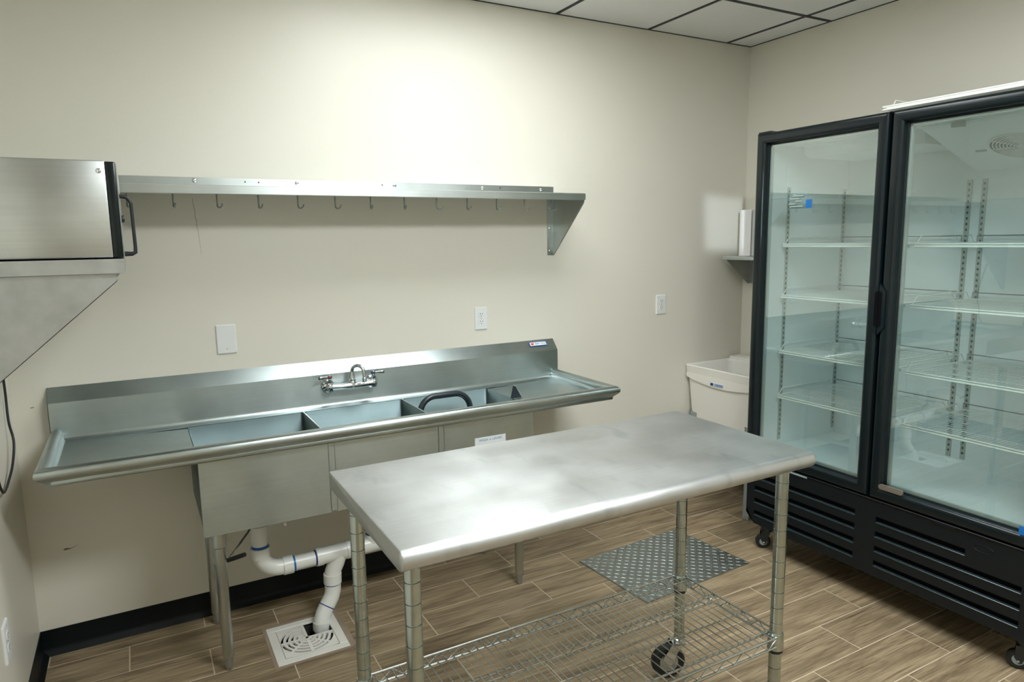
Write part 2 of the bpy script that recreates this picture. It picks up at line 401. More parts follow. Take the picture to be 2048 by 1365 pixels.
# ceiling: drop-in tiles in a black grid
ceil = struct(MB().box(0, W, YF, 0, H+.02, H+.1).build('ceiling', 'slot'), 'white suspended ceiling with black grid')
xs = [W]+[3.698-.6096*k for k in range(7)]+[0.0]; xs = sorted(x for x in xs if x >= 0)
ys = [0.0]+[-.5565-.6096*k for k in range(8) if -.5565-.6096*k > YF]+[YF]
LIGHTS = {}                                              # (col,row) cells taken by LED panels
def cell(x, y):
    for i in range(len(xs)-1):
        for j in range(len(ys)-1):
            if xs[i] < x < xs[i+1] and ys[j+1] < y < ys[j]: return i, j
PANELS = [((1.5, -.86), (2.2, -.86)), ((1.5, -2.7), (2.2, -2.7)), ((1.5, -4.5), (2.2, -4.5))]  # last pair is an unseen panel added for fill behind the camera
for pa, pb in PANELS: LIGHTS[cell(*pa)] = 1; LIGHTS[cell(*pb)] = 1
tshare = None
for i in range(len(xs)-1):
    for j in range(len(ys)-1):
        if (i, j) in LIGHTS: continue
        x0, x1, y0, y1 = xs[i]+.003, xs[i+1]-.003, ys[j+1]+.003, ys[j]-.003
        if x1-x0 < .02: continue
        isf = abs(x1-x0-.6036) < 1e-3 and abs(y1-y0-.6036) < 1e-3
        ctr = Vector(((x0+x1)/2, (y0+y1)/2, H))
        if isf and tshare is not None:
            o = tshare.copy(); COL.objects.link(o); o.parent = ceil; o.location = ctr
        else:
            o = MB().box(x0-ctr.x, x1-ctr.x, y0-ctr.y, y1-ctr.y, .002, .018).build('ceiling_tile', 'tile_c'); o.parent = ceil; o.location = ctr
            if isf: tshare = o
for x in xs[1:-1]:
    MB().box(x-.010, x+.010, YF, 0, H-.001, H+.006).build('grid_tee', 'tee', ceil)
for y in ys[1:-1]:
    MB().box(0, W, y-.010, y+.010, H-.0015, H+.0055).build('grid_tee', 'tee', ceil)
for a in ((0, W, -.004, 0), (0, W, YF, YF+.004), (0, .004, YF, 0), (W-.004, W, YF, 0)):
    MB().box(*a, H-.002, H+.006).build('wall_angle', 'tee', ceil)
# LED ceiling panels (2 x 4 ft)
for n, (pa, pb) in enumerate(PANELS):
    i, j = cell(*pa); i2, _ = cell(*pb)
    x0, x1, y0, y1 = xs[i]+.012, xs[i2+1]-.012, ys[j+1]+.012, ys[j]-.012
    lp = thing('led_panel', ((x0+x1)/2, (y0+y1)/2, H), ['flat white LED ceiling panel above the sink', 'flat white LED ceiling panel over the aisle in front of the work table', 'added unseen LED fill panel in the ceiling farthest from the sink wall'][n], 'ceiling light')
    fm = MB(); e = .018
    for a in ((x0, x1, y0, y0+e), (x0, x1, y1-e, y1), (x0, x0+e, y0+e, y1-e), (x1-e, x1, y0+e, y1-e)): fm.box(*a, H-.003, H+.012)
    fm.build('panel_frame', 'plast', lp)
    MB().box(x0+e, x1-e, y0+e, y1-e, H+.002, H+.010).build('diffuser', 'led%d' % n, lp)

# cove base
prof = [(0, 0), (0, .1036), (-.0035, .1036), (-.0045, .030), (-.008, .016), (-.022, .004), (-.024, 0)]
b = MB().prism([(p[0], p[1]) for p in prof], 'x', 0, W); struct(b.build('baseboard_back', 'base', None, 40), 'black vinyl cove base along the back wall')
b = MB().prism([(-p[0], p[1]) for p in prof], 'y', YF, 0); struct(b.build('baseboard_left', 'base', None, 40), 'black vinyl cove base along the left wall')
b = MB().prism([(W+p[0], p[1]) for p in prof], 'y', YF, 0); struct(b.build('baseboard_right', 'base', None, 40), 'black vinyl cove base along the right wall')

# ================================================================== THREE COMPARTMENT SINK
X0, X1 = .117, 2.441; ZD = .885; ZR = .934; YB = -.050; YFR = -.605
RB = .021
sink = thing('three_compartment_sink', (1.29, -.3, 0), 'stainless steel three-compartment sink with two drainboards on tubular legs', 'sink')
# backsplash: face, 45 degree top, down to the cove
cv = arc((YB-.018, ZD+.018), .018, 0, -PI/2, 6)
MB().sheet([(-.001, 1.093), (YB, 1.038)]+cv+[(-.085, ZD)], 'x', X0, X1, .002).prism([(-.001, 1.093), (YB, 1.038), (YB, ZD-.03), (-.001, ZD-.03)], 'x', X0-.0005, X0+.002).prism([(-.001, 1.093), (YB, 1.038), (YB, ZD-.03), (-.001, ZD-.03)], 'x', X1-.002, X1+.0005).build('backsplash', 'steel', sink, 30)
# bowl limits
BX = [(.594, 1.063), (1.069, 1.527), (1.533, 1.985)]; BY0, BY1 = -.548, -.085; BZ = .580
# drainboards, gently dished towards the bowls
for nm, a, b_, hi, lo in (('drainboard', X0+.030, BX[0][0], ZD+.004, ZD-.006), ('drainboard', BX[2][1], X1-.030, ZD-.006, ZD+.004)):
    d = MB(); d.prism([(a, hi), (b_, lo), (b_, lo-.002), (a, hi-.002)], 'y', YFR+.02, YB-.012)
    d.build(nm, 'steel', sink)
MB().box(BX[0][0], BX[2][1], YFR+.02, BY0, ZD-.004, ZD-.002).box(BX[0][0], BX[2][1], BY1, YB-.010, ZD-.003, ZD-.001).build('deck_strip', 'steel', sink)
# rolled rim: cove up from the deck, over the roll and down the apron
def rim_prof():
    p = arc((-.045, .016), .016, -PI/2, 0, 5)              # inner cove
    p = [(-.06, 0)]+p+[(-.029, ZR-ZD-RB)]
    q = arc((-.029+RB, ZR-ZD-RB), RB, PI, -.25*PI, 14)
    return p+q+[(-.012, -.004), (-.014, -.018)]
RP = rim_prof()                                            # u grows outwards, v up from the deck
def rim_sweep(path, corner_dirs):
    """mitred sweep of the rim profile round the open side of the top; path corner points, outward directions"""
    bm = MB(); rows = []
    for (px, py), (ox, oy) in zip(path, corner_dirs):
        rows.append([bm.bm.verts.new((px+ox*u, py+oy*u, ZD+v)) for u, v in RP])
    for A, B_ in zip(rows, rows[1:]):
        for k in range(len(RP)-1): bm.bm.faces.new((A[k], A[k+1], B_[k+1], B_[k]))
    return bm
ol, orr, of = X0+.012, X1-.012, YFR+.013
path = [(ol, YB+.001), (ol, of), (orr, of), (orr, YB+.001)]; dirs = [(-1, 0), (-1, -1), (1, -1), (1, 0)]
ro = rim_sweep(path, dirs).build('rolled_rim', 'steel', sink, 50)
sm = ro.modifiers.new('thickness', 'SOLIDIFY'); sm.thickness = .0016; sm.offset = -1
# lower apron roll under the rim, along the whole front
MB().box(X0+.038, X1-.038, YFR+.022, YFR+.062, ZD-.019, ZD+.018, .011, 4).build('front_apron', 'steel', sink, 50)
# bowls
def bowl(x0, x1):
    bm = bmesh.new()
    def ring(xa, xb, ya, yb, z, r): return [bm.verts.new((p[0], p[1], z)) for p in rrect(xa, xb, ya, yb, r, 4)]
    levels = [(x0, x1, BY0, BY1, ZD-.002, .012), (x0+.001, x1-.001, BY0+.001, BY1-.001, BZ+.03, .014),
              (x0+.008, x1-.008, BY0+.008, BY1-.008, BZ+.008, .016), (x0+.03, x1-.03, BY0+.03, BY1-.03, BZ, .02)]
    R = [ring(*l) for l in levels]
    for A, B_ in zip(R, R[1:]):
        n = len(A)
        for k in range(n): bm.faces.new((A[k], A[(k+1) % n], B_[(k+1) % n], B_[k]))
    bm.faces.new(R[-1]); m = MB(); m.add(bm); return m
for k, (a, b_) in enumerate(BX):
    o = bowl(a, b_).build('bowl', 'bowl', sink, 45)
    md = o.modifiers.new('thickness', 'SOLIDIFY'); md.thickness = .002; md.offset = 0
    cx, cy = (a+b_)/2, -.31
    MB().lathe([(.045, BZ+.0015), (.045, BZ+.004), (.038, BZ+.005), (.03, BZ+.002)], (cx, cy, 0), 'z', 24).build('drain_basket', 'chrome', o, 40)
    ft = MB().box(a-.001+(.006 if k else 0), b_+.001-(.006 if k < 2 else 0), BY0-.0035, BY0-.001, BZ-.002, ZD-.004, .001, 1)
    ft.build('front_panel', 'steel', o)
# dividers' folded tops and outer seam strips
for x in (1.066, 1.530):
    MB().box(x-.003, x+.003, BY0, BY1, ZD-.006, ZD, .001, 1).build('divider_edge', 'steel', sink)
    MB().box(x-.010, x+.016, BY0-.0075, BY0-.003, BZ+.004, ZD-.01, .003, 2).build('seam_strip', 'steel', sink)
# legs with gussets, feet and side rails
leg = None
LEGS = [(.648, -.475), (.642, -.100), (1.948, -.470), (1.945, -.098)]
for lx, ly in LEGS:
    if leg is None:
        leg = MB().lathe([(.0205, .055), (.0205, .50), (.0255, .505), (.0255, BZ+.004)], (lx, ly, 0), 'z', 22).build('leg', 'tube', sink, 40)
        MB().lathe([(.011, 0), (.0135, .003), (.0150, .030), (.0155, .058)], (lx, ly, 0), 'z', 20).build('bullet_foot', 'galv', leg, 40)
        l0 = (lx, ly)
    else: cp(leg, sink, lx-l0[0], ly-l0[1])
for x in (.645, 1.946):
    MB().tube([(x, -.475, .275), (x, -.098, .262)], .0135, 12).build('side_rail', 'tube', sink, 40)
# drain levers under the first and second bowls
for cx in (.81, 1.29):
    MB().lathe([(.030, BZ-.075), (.034, BZ-.070), (.034, BZ-.03), (.045, BZ-.02), (.045, BZ)], (cx, -.31, 0), 'z', 20).build('drain_outlet', 'galv', sink, 40)
    lv = MB().tube([(cx-.01, -.34, BZ-.050), (cx-.05, -.40, BZ-.075), (cx-.135, -.445, BZ-.150)], .0042, 8).build('drain_lever', 'chrome', sink, 40)
    MB().tube([(cx-.135, -.445, BZ-.152), (cx-.115, -.47, BZ-.138), (cx-.08, -.51, BZ-.115)], [.0085, .009, .0085], 12).build('lever_grip', 'rubber', lv, 40)
    MB().lathe([(.006, BZ-.085), (.010, BZ-.080), (.008, BZ-.060), (.012, BZ-.05), (.012, BZ-.01)], (cx+.095, -.38, 0), 'z', 12).box(cx+.082, cx+.108, -.392, -.368, BZ-.03, BZ).build('overflow_fitting', 'chrome', sink, 40)
# maker's sticker on the sloping backsplash top
st = Vector((2.335, -.0200, 1.073)); ang = math.atan2(.055, .050)
def on_slope(o, dx, dv, lift):
    o.rotation_euler = (ang, 0, 0)
    o.location = (st + Vector((dx, dv*math.cos(ang), dv*math.sin(ang))) + Vector((0, -math.sin(ang), math.cos(ang)))*lift) - wloc(sink)
def flat(name, w, h, m, parent):
    o = MB().box(-w/2, w/2, -h/2, h/2, 0, .0006).build(name, m); o.parent = parent; return o
for nm, w, h, m, dx, dv, lf in (('brand_sticker', .108, .028, 'l_blue', 0, 0, .0022), ('sticker_face', .100, .021, 'label', 0, 0, .0026),
                                ('sticker_line', .034, .0025, 'l_grey', .030, .004, .003), ('sticker_line', .034, .0025, 'l_grey', .030, -.003, .003)):
    on_slope(flat(nm, w, h, m, sink), dx, dv, lf)
fl_ = MB(); fl_.prism([(-.010, .004), (-.006, .007), (0, .005), (.006, .007), (.010, .004), (.008, -.003), (0, -.008), (-.007, -.004)], 'z', 0, .0006)
o = fl_.build('sticker_flame', 'l_orange'); o.parent = sink; on_slope(o, -.036, 0, .0031)
o = text('EMI', 'sticker_letters', 'l_dblue', (0, 0, 0), (0, 0, 0), .017, sink); on_slope(o, -.006, -.0005, .0031)
# bilingual WASH sticker on the third bowl's front
wy = BY0-.0040
lb = MB().box(1.690, 1.842, wy-.0006, wy, .690, .780).build('wash_sticker', 'label', sink)
text('WASH \u2193 LAVAR', 'sticker_letters', 'l_teal', (1.766, wy-.0007, .766), (PI/2, 0, 0), .0155, lb)
for zz in (.740, .702):
    for k in range(7):
        xx = 1.697+k*.0208
        MB().prism([(xx, zz-.004), (xx+.009, zz-.004), (xx+.014, zz+.004), (xx+.005, zz+.004)], 'y', wy-.0011, wy-.0004).build('sticker_dash', 'l_blue', lb)

# faucet on the backsplash
fx, fy, fz = 1.290, YB, .985
fau = thing('wall_faucet', (fx, fy, fz), 'chrome wall-mounted two-handle faucet on the sink backsplash', 'faucet')
for s in (-1, 1):
    hx = fx+s*.1015
    v = MB().lathe([(.031, 0), (.031, -.004), (.026, -.011), (.014, -.016), (.014, -.034)], (hx, fy, fz-.004), 'y', 22)
    v.lathe([(.013, -.020), (.017, -.010), (.018, .002), (.015, .012), (.010, .020), (.012, .024), (.012, .030), (.007, .033), (.007, .044)], (hx, fy-.045, fz), 'z', 20)
    vo = v.build('valve', 'chrome', fau, 40)
    hn = MB().lathe([(.010, .040), (.011, .044), (.011, .052), (.008, .055)], (hx, fy-.045, fz), 'z', 16)
    hn.build('handle_cap', 'handle_grey', vo, 40)
    MB().lathe([(.0112, .0455), (.0116, .047), (.0112, .049)], (hx, fy-.045, fz), 'z', 16).build('colour_ring', 'red' if s < 0 else 'l_dblue', vo, 40)
    tp = Vector((hx, fy-.045, fz+.047)); d = Vector((s*.99, -.12, 0)).normalized()
    MB().tube([tp+d*.006, tp+d*.022, tp+d*.036, tp+d*.048, tp+d*.052], [.0055, .006, .0085, .0095, .006], 12).build('lever_handle', 'handle_grey', vo, 50)
bd = MB().tube([(fx-.1015, fy-.045, fz), (fx-.05, fy-.047, fz-.004), (fx, fy-.050, fz-.001), (fx+.05, fy-.047, fz-.004), (fx+.1015, fy-.045, fz)], [.017, .0135, .019, .0135, .017], 16)
bd.lathe([(.018, -.012), (.018, .012), (.014, .020), (.0165, .022), (.0165, .028), (.013, .030)], (fx, fy-.050, fz), 'z', 20)
bd.build('faucet_body', 'chrome', fau, 45)
sp = []
d = Vector((.66, -.75, 0)).normalized(); c0 = Vector((fx, fy-.050, fz+.026))
sp = [c0, c0+Vector((0, 0, .018))]
for k in range(0, 11):
    a = PI-k*PI*1.02/10
    sp.append(c0+Vector((0, 0, .034))+d*(.032+.032*math.cos(a))+Vector((0, 0, .032*math.sin(a))))
sp += [c0+d*.064+Vector((0, 0, .006))]
MB().tube(sp, [.0125, .0105]+[.0082]*11+[.0082], 16).build('spout', 'chrome', fau, 60)
e = sp[-1]
MB().lathe([(.0082, .006), (.0100, .004), (.0100, -.012), (.008, -.014)], (e.x, e.y, e.z), 'z', 18).build('aerator', 'chrome', fau, 40)

# dark arched hoop standing in the third bowl
hp = [(p[0], -.20+(p[1]-.917)*.10, p[1]) for p in rrect(1.575, 1.832, BZ+.018, .905, .075, 8)]
o = MB().tube(hp, .0145, 16, closed=True).build('plastic_hoop', 'hoop', None, 60)
tag(o, 'dark grey rounded plastic hoop standing upright in the right sink bowl', 'hoop')
# small dark wedge on the right drainboard
o = MB().prism([(1.978, ZD+.001), (2.030, ZD+.001), (1.998, .942), (1.992, .944)], 'y', -.372, -.356).build('wedge_scraper', 'hoop')
o2 = MB().prism([(2.030, ZD+.001), (2.036, ZD+.001), (2.002, .944), (1.997, .943)], 'y', -.372, -.340).build('wedge_edge', 'galv', o)
tag(o, 'small dark triangular wedge standing on the right drainboard', 'wedge')

# ================================================================== DRAIN PIPE AND FLOOR SINK
py = -.31; pr_ = .031; pf = .0365
pip = thing('drain_pipe', (1.05, py, 0), 'white PVC drain pipe with blue primer rings under the sink', 'pipe')
def ang_arc(c, r, a0, a1, n=8): return [(c[0]+r*math.cos(a0+(a1-a0)*k/n), py, c[1]+r*math.sin(a0+(a1-a0)*k/n)) for k in range(n+1)]
ax, az = .812, .290
MB().tube([(ax, py, BZ-.075), (ax, py, .385)], pr_, 24).build('straight_pipe', 'pvc', pip, 40)
MB().tube([(ax, py, .49), (ax, py, .425)], pf, 24).build('pipe_collar', 'pvc', pip, 40)
el = MB().tube([(ax, py, .385)]+ang_arc((ax+.075, az+.075), .075, PI, 1.5*PI, 10)+[(ax+.105, py, az)], .0345, 24)
el.tube([(ax, py, .395), (ax, py, .352)], pf+.002, 24).tube([(ax+.085, py, az), (ax+.125, py, az)], pf+.002, 24)
el.build('pipe_elbow', 'pvc', pip, 40)
MB().tube([(ax+.10, py, az), (1.75, py, az+.012)], pr_, 24).build('straight_pipe', 'pvc', pip, 40)
tee = MB().tube([(1.035, py, az+.004), (1.195, py, az+.006)], pf, 24)
tee.tube([(1.035, py, az+.004), (1.062, py, az+.004)], pf+.003, 24).tube([(1.165, py, az+.006), (1.198, py, az+.006)], pf+.003, 24)
tee.tube([(1.135, py, az), (1.118, py, az-.045), (1.104, py, az-.075), (1.100, py, az-.105)], [.036, .0355, .0345, .0345], 24)
tee.tube([(1.101, py, az-.085), (1.100, py, az-.128)], pf+.002, 24).build('pipe_tee', 'pvc', pip, 40)
MB().tube([(1.100, py, .165), (1.099, py, .125), (1.090, py-.004, .100), (1.070, py-.012, .072), (1.062, py-.014, .062)], .0345, 24).build('pipe_elbow', 'pvc', pip, 40)
MB().tube([(1.068, py-.012, .070), (1.048, py-.020, .040), (1.038, py-.026, .018), (1.036, py-.028, -.008)], .0340, 24).tube([(1.037, py-.027, .014), (1.036, py-.028, -.022)], pf+.001, 24).build('pipe_elbow', 'pvc', pip, 40)
MB().tube([(1.036, py-.028, -.015), (1.036, py-.028, -.075)], pr_, 24).build('straight_pipe', 'pvc', pip, 40)
for dx in (1.29, 1.75):
    dn = MB().tube([(dx, py, BZ-.075), (dx, py, .36), (dx+(.0 if dx < 1.7 else -.02), py, az+.03)], pr_, 24)
    dn.tube([(dx, py, .345), (dx, py, az+.02)], pf, 24).tube([(dx-.05, py, az+.006), (dx+.05 if dx < 1.7 else dx+.02, py, az+.010)], pf, 24)
    dn.build('pipe_drop', 'pvc', pip, 40)
def ring(c, d, r, m, w=.004):
    c = Vector(c); d = Vector(d).normalized()
    MB().tube([c-d*w, c+d*w], r, 24).build('primer_ring', m, pip, 40)
ring((ax, py, .399), (0, 0, 1), pr_+.0012, 'primer', .006); ring((ax+.130, py, az), (1, 0, 0), pr_+.0012, 'primer', .004)
ring((1.032, py, az+.003), (1, 0, 0), pr_+.0012, 'primer_d', .003); ring((1.202, py, az+.006), (1, 0, 0), pr_+.0012, 'primer_d', .003)
ring((1.100, py, .159), (0, 0, 1), .0352, 'primer', .002); ring((1.066, py-.013, .067), (-.6, -.25, -.8), .0352, 'primer_d', .002)
ring((1.29, py, .349), (0, 0, 1), pr_+.0012, 'primer_d', .004)

fs = thing('floor_sink', ((DX0+DX1)/2, (DY0+DY1)/2, 0), 'white square floor drain with slotted arc grate below the sink pipe', 'floor drain')
cxm, cym = .962, -.415
cm = MB(); o_ = .013
for a in ((DX0-o_, DX1+o_, DY0-o_, DY0), (DX0-o_, DX1+.03, DY1, DY1+.022), (DX0-o_, DX0, DY0, DY1), (DX1, DX1+.024, DY0, DY1)): cm.box(*a, -.008, .0012)
cm.build('cement_surround', 'cement', fs)
rm = MB(); e = .034
for a in ((DX0, DX1, DY0, DY0+e), (DX0, DX1, DY1-e, DY1), (DX0, DX0+e, DY0+e, DY1-e), (DX1-e, DX1, DY0+e, DY1-e)): rm.box(*a, -.012, .004, .0015, 1)
rm.build('drain_rim', 'drainw', fs)
bs = MB()
gx0, gx1, gy0, gy1 = DX0+e, DX1-e, DY0+e, DY1-e
for a in ((gx0-.004, gx0, gy0, gy1), (gx1, gx1+.004, gy0, gy1), (gx0, gx1, gy0-.004, gy0), (gx0, gx1, gy1, gy1+.004)): bs.box(*a, -.16, -.004)
bs.box(gx0, gx1, gy0, gy1, -.165, -.160); bs.build('drain_basin', 'dark', fs)
gr = MB(); zt, zb = .003, -.006
gcx, gcy = (gx0+gx1)/2, (gy0+gy1)/2; hx, hy = (gx1-gx0)/2-.0015, (gy1-gy0)/2-.0015
radii = [(0, .016), (.026, .036), (.046, .056), (.066, .076), (.086, .096)]
for q in (1, 2, 3):                                       # quadrants kept; the back right one is missing for the pipe
    a0 = q*PI/2
    for ra, rb in radii:
        n = 7
        for k in range(n):
            b0, b1 = a0+PI/2*k/n, a0+PI/2*(k+1)/n
            p = [(gcx+rr*math.cos(bb), gcy+rr*math.sin(bb)) for rr, bb in ((ra, b0), (rb, b0), (rb, b1), (ra, b1))]
            if ra == 0: p = p[1:3]+[(gcx, gcy)]
            gr.prism(p, 'z', zb, zt)
    # outer corner web between the last slot and the square edge
    n = 8; rr = .106
    for k in range(n):
        b0, b1 = a0+PI/2*k/n, a0+PI/2*(k+1)/n
        def edge(bb):
            c, s = math.cos(bb), math.sin(bb); t = min(hx/max(abs(c), 1e-6), hy/max(abs(s), 1e-6)); return max(t, rr+.0005)
        p = [(gcx+t*math.cos(bb), gcy+t*math.sin(bb)) for t, bb in ((rr, b0), (edge(b0), b0), (edge(b1), b1), (rr, b1))]
        gr.prism(p, 'z', zb, zt)
for a in ((gcx-hx, gcx, gcy-.006, gcy+.006), (gcx-.006, gcx+.006, gcy-hy, gcy), (gcx-.006, gcx+.005, gcy, gcy+hy), (gcx, gcx+hx, gcy-.005, gcy+.006)): gr.box(*a, zb, zt+.0003)
for sx, sy in ((-1, 1), (-1, -1), (1, -1)):
    d = Vector((sx, sy)).normalized(); nrm = Vector((-d.y, d.x))*.005
    p0 = Vector((gcx, gcy)); p1 = p0+d*.135
    gr.prism([tuple(p0+nrm), tuple(p0-nrm), tuple(p1-nrm), tuple(p1+nrm)], 'z', zb, zt+.0002)
gr.build('grate', 'drainw', fs)

# ================================================================== DIAMOND PLATE
A_, B_, C_, D_ = Vector((2.318, -.436)), Vector((2.998, -.390)), Vector((3.043, -.888)), Vector((2.352, -.924))
dp = thing('diamond_plate', (2.68, -.66, 0), 'galvanised diamond tread plate lying on the plank floor', 'floor plate')
MB().prism([tuple(v) for v in (A_, D_, C_, B_)], 'z', .0005, .0055).build('plate_sheet', 'plate', dp)
lg = MB(); nu, nv = 26, 20
for i in range(nu):
    for j in range(nv):
        u, v = (i+.5)/nu, (j+.5)/nv
        c = (A_*(1-u)+B_*u)*(1-v)+(D_*(1-u)+C_*u)*v
        a = math.radians(45 if (i+j) % 2 else -45)-.02
        d = Vector((math.cos(a), math.sin(a))); n_ = Vector((-d.y, d.x)); l, w = .0140, .0023
        zb_, zt_ = .0052, .0066
        base = [c-d*l, c-d*l*.35-n_*w, c+d*l*.35-n_*w, c+d*l, c+d*l*.35+n_*w, c-d*l*.35+n_*w]
        topp = [c-d*l*.5-n_*.0006, c+d*l*.5-n_*.0006, c+d*l*.5+n_*.0006, c-d*l*.5+n_*.0006]
        vb = [lg.bm.verts.new((p.x, p.y, zb_)) for p in base]; vt = [lg.bm.verts.new((p.x, p.y, zt_)) for p in topp]
        F = lg.bm.faces.new
        F((vt[0], vt[1], vt[2], vt[3])); F((vb[0], vb[1], vt[0])); F((vb[1], vb[2], vt[1], vt[0])); F((vb[2], vb[3], vt[1]))
        F((vb[3], vb[4], vt[2])); F((vt[1], vb[3], vt[2])); F((vb[4], vb[5], vt[3], vt[2])); F((vb[5], vb[0], vt[3])); F((vb[0], vt[0], vt[3]))
lg.build('tread_lugs', 'plate', dp, None, 'stuff')

# ================================================================== WALL SHELF WITH HOOKS
zs = 1.857; SXL, SXR = .08, 2.452
sh = thing('wall_shelf', (1.27, 0, zs), 'long stainless steel wall shelf with a row of hooks above the sink', 'shelf')
MB().sheet([(-.0012, 1.910), (-.0012, zs+.006), (-.006, zs-.001), (-.292, zs-.001), (-.300, zs-.002), (-.300, 1.826), (-.290, 1.825)], 'x', SXL, SXR, -.0016).build('shelf_board', 'steel_shelf', sh)
scr = None
for x, z in ((.702, 1.897), (1.115, 1.896), (1.565, 1.895), (2.03, 1.894), (2.375, 1.893)):
    b = MB().lathe([(.0085, 0), (.0085, -.0015), (.006, -.0035), (.0035, -.0035), (.003, -.0015)], (x, -.0026, z), 'y', 14)
    if scr is None: scr = b.build('wall_screw', 'chrome', sh, 40); s0 = (x, z)
    else: b.bm.free(); cp(scr, sh, x-s0[0], 0, z-s0[1])
for x, z in ((.90, 1.896), (.955, 1.895), (1.505, 1.897), (2.13, 1.897)):
    MB().lathe([(.0035, 0), (.0035, -.0006)], (x, -.0026, z), 'y', 10).build('screw_hole', 'slot', sh)
# brackets: wall flange, triangular web
for x in (.145, 2.4475):
    s = 1
    br = MB().prism([(-.002, 1.851), (-.294, 1.851), (-.294, 1.812), (-.012, 1.548), (-.002, 1.548)], 'x', x, x+.002)
    br.box(x-.036, x, -.0035, -.0012, 1.548, 1.851).box(x-.012, x, -.290, -.010, 1.849, 1.851)
    # folded stiffening edge along the slope
    br.prism([(-.294, 1.812), (-.012, 1.548), (-.012, 1.5495), (-.294, 1.8135)], 'x', x-.007, x)
    bo = br.build('bracket', 'steel_shelf', sh)
    for z in (1.80, 1.69, 1.572):
        MB().lathe([(.007, 0), (.007, -.0015), (.004, -.003)], (x-.021, -.0036, z), 'y', 12).build('bracket_screw', 'chrome', bo, 40)
hk = None
random.seed(3)
for k in range(13):
    x = .452+.1577*k
    if hk is None:
        hk = MB().tube([(x, -.150, zs-.002), (x, -.150, 1.802), (x, -.151, 1.787), (x+.002, -.156, 1.780), (x+.006, -.166, 1.779), (x+.010, -.176, 1.785), (x+.012, -.181, 1.794)], .0033, 8).build('hook', 'wire', sh, 60); h0 = x
        hk.data.name = 'hook'
    else:
        c = cp(hk, sh)
        # turn each hook a little about its own stem
        pos = Vector((x, -.150, 0)); a = random.uniform(-.5, .7)
        mt = Matrix.Translation(pos-wloc(sh)) @ Matrix.Rotation(a, 4, 'Z') @ Matrix.Translation(-(Vector((h0, -.150, 0))-wloc(sh)))
        c.matrix_basis = mt

# ================================================================== ELECTRICAL PLATES
def wallplate(x, z, w, h, duplex, label, plane='back', y=0):
    t = thing('outlet_plate' if duplex else 'blank_plate', (x, 0, z) if plane == 'back' else (0, y, z), label, 'outlet' if duplex else 'wall plate')
    bm = bmesh.new()
    R0 = [bm.verts.new((p[0], 0, p[1])) for p in rrect(-w/2, w/2, -h/2, h/2, .004, 3)]
    R1_ = [bm.verts.new((p[0], -.004, p[1])) for p in rrect(-w/2, w/2, -h/2, h/2, .004, 3)]
    R2_ = [bm.verts.new((p[0], -.0065, p[1])) for p in rrect(-w/2+.004, w/2-.004, -h/2+.004, h/2-.004, .004, 3)]
    for A, B2 in ((R0, R1_), (R1_, R2_)):
        n = len(A)
        for k in range(n): bm.faces.new((A[k], A[(k+1) % n], B2[(k+1) % n], B2[k]))
    bm.faces.new(R2_); m = MB(); m.add(bm)
    pl = m.build('plate', 'plast'); pl.parent = t
    if duplex:
        for s in (1, -1):
            rc = MB().prism(rrect(-.017, .017, s*.0195-.014, s*.0195+.014, .010, 5), 'y', -.0085, -.006).build('receptacle', 'plast'); rc.parent = t
            for dx in (-.0063, .0063):
                o = MB().box(dx-.0012, dx+.0012, -.0088, -.0084, s*.0195+.001, s*.0195+.0085).build('slot', 'slot'); o.parent = rc
            o = MB().lathe([(.0024, -.0088), (.0024, -.0084)], (0, 0, s*.0195-.0065), 'y', 10).build('ground_hole', 'slot'); o.parent = rc
        sc = MB().lathe([(.003, -.0078), (.003, -.006)], (0, 0, 0), 'y', 10).build('plate_screw', 'galv'); sc.parent = t
    else:
        for s in (1, -1):
            sc = MB().lathe([(.0032, -.0074), (.0032, -.006)], (0, 0, s*.042), 'y', 10).build('plate_screw', 'galv' if s < 0 else 'plast'); sc.parent = t
    if plane == 'left': t.rotation_euler = (0, 0, PI/2)
    return t
wallplate(.778, 1.229, .080, .126, False, 'blank white wall plate above the left drainboard')
wallplate(2.004, 1.234, .073, .117, True, 'white duplex outlet above the right sink bowl')
wallplate(3.212, 1.234, .076, .117, True, 'white duplex outlet on the bare wall beside the utility tub')
wallplate(0, .41, .080, .126, True, 'white duplex outlet low on the left wall', 'left', -.64)

# ================================================================== WORK TABLE
TX0, TX1, TY0, TY1, TZ = .8765, 2.1536, -1.901, -1.309, 1.006
wt = thing('work_table', (1.515, -1.6, 0), 'stainless steel work table with rolled edge and wire undershelf on casters', 'table')
r = .0235
pf_ = [(TY1-.004, TZ-.045)]+[(TY1, TZ-.041), (TY1, TZ-.004)]+arc((TY1-.004, TZ-.004), .004, 0, PI/2, 3)
pf_ += arc((TY0+r, TZ-r), r, PI/2, 1.5*PI, 14)+[(TY0+r+.01, TZ-2*r), (TY0+r+.01, TZ-2*r+.002), (TY0+r, TZ-2*r+.002)]
tb = MB()
outer = [(TY1, TZ-.045), (TY1, TZ-.005)]+arc((TY1-.005, TZ-.005), .005, 0, PI/2, 4)+arc((TY0+r, TZ-r), r, PI/2, 1.5*PI, 16)+[(TY0+r, TZ-2*r)]
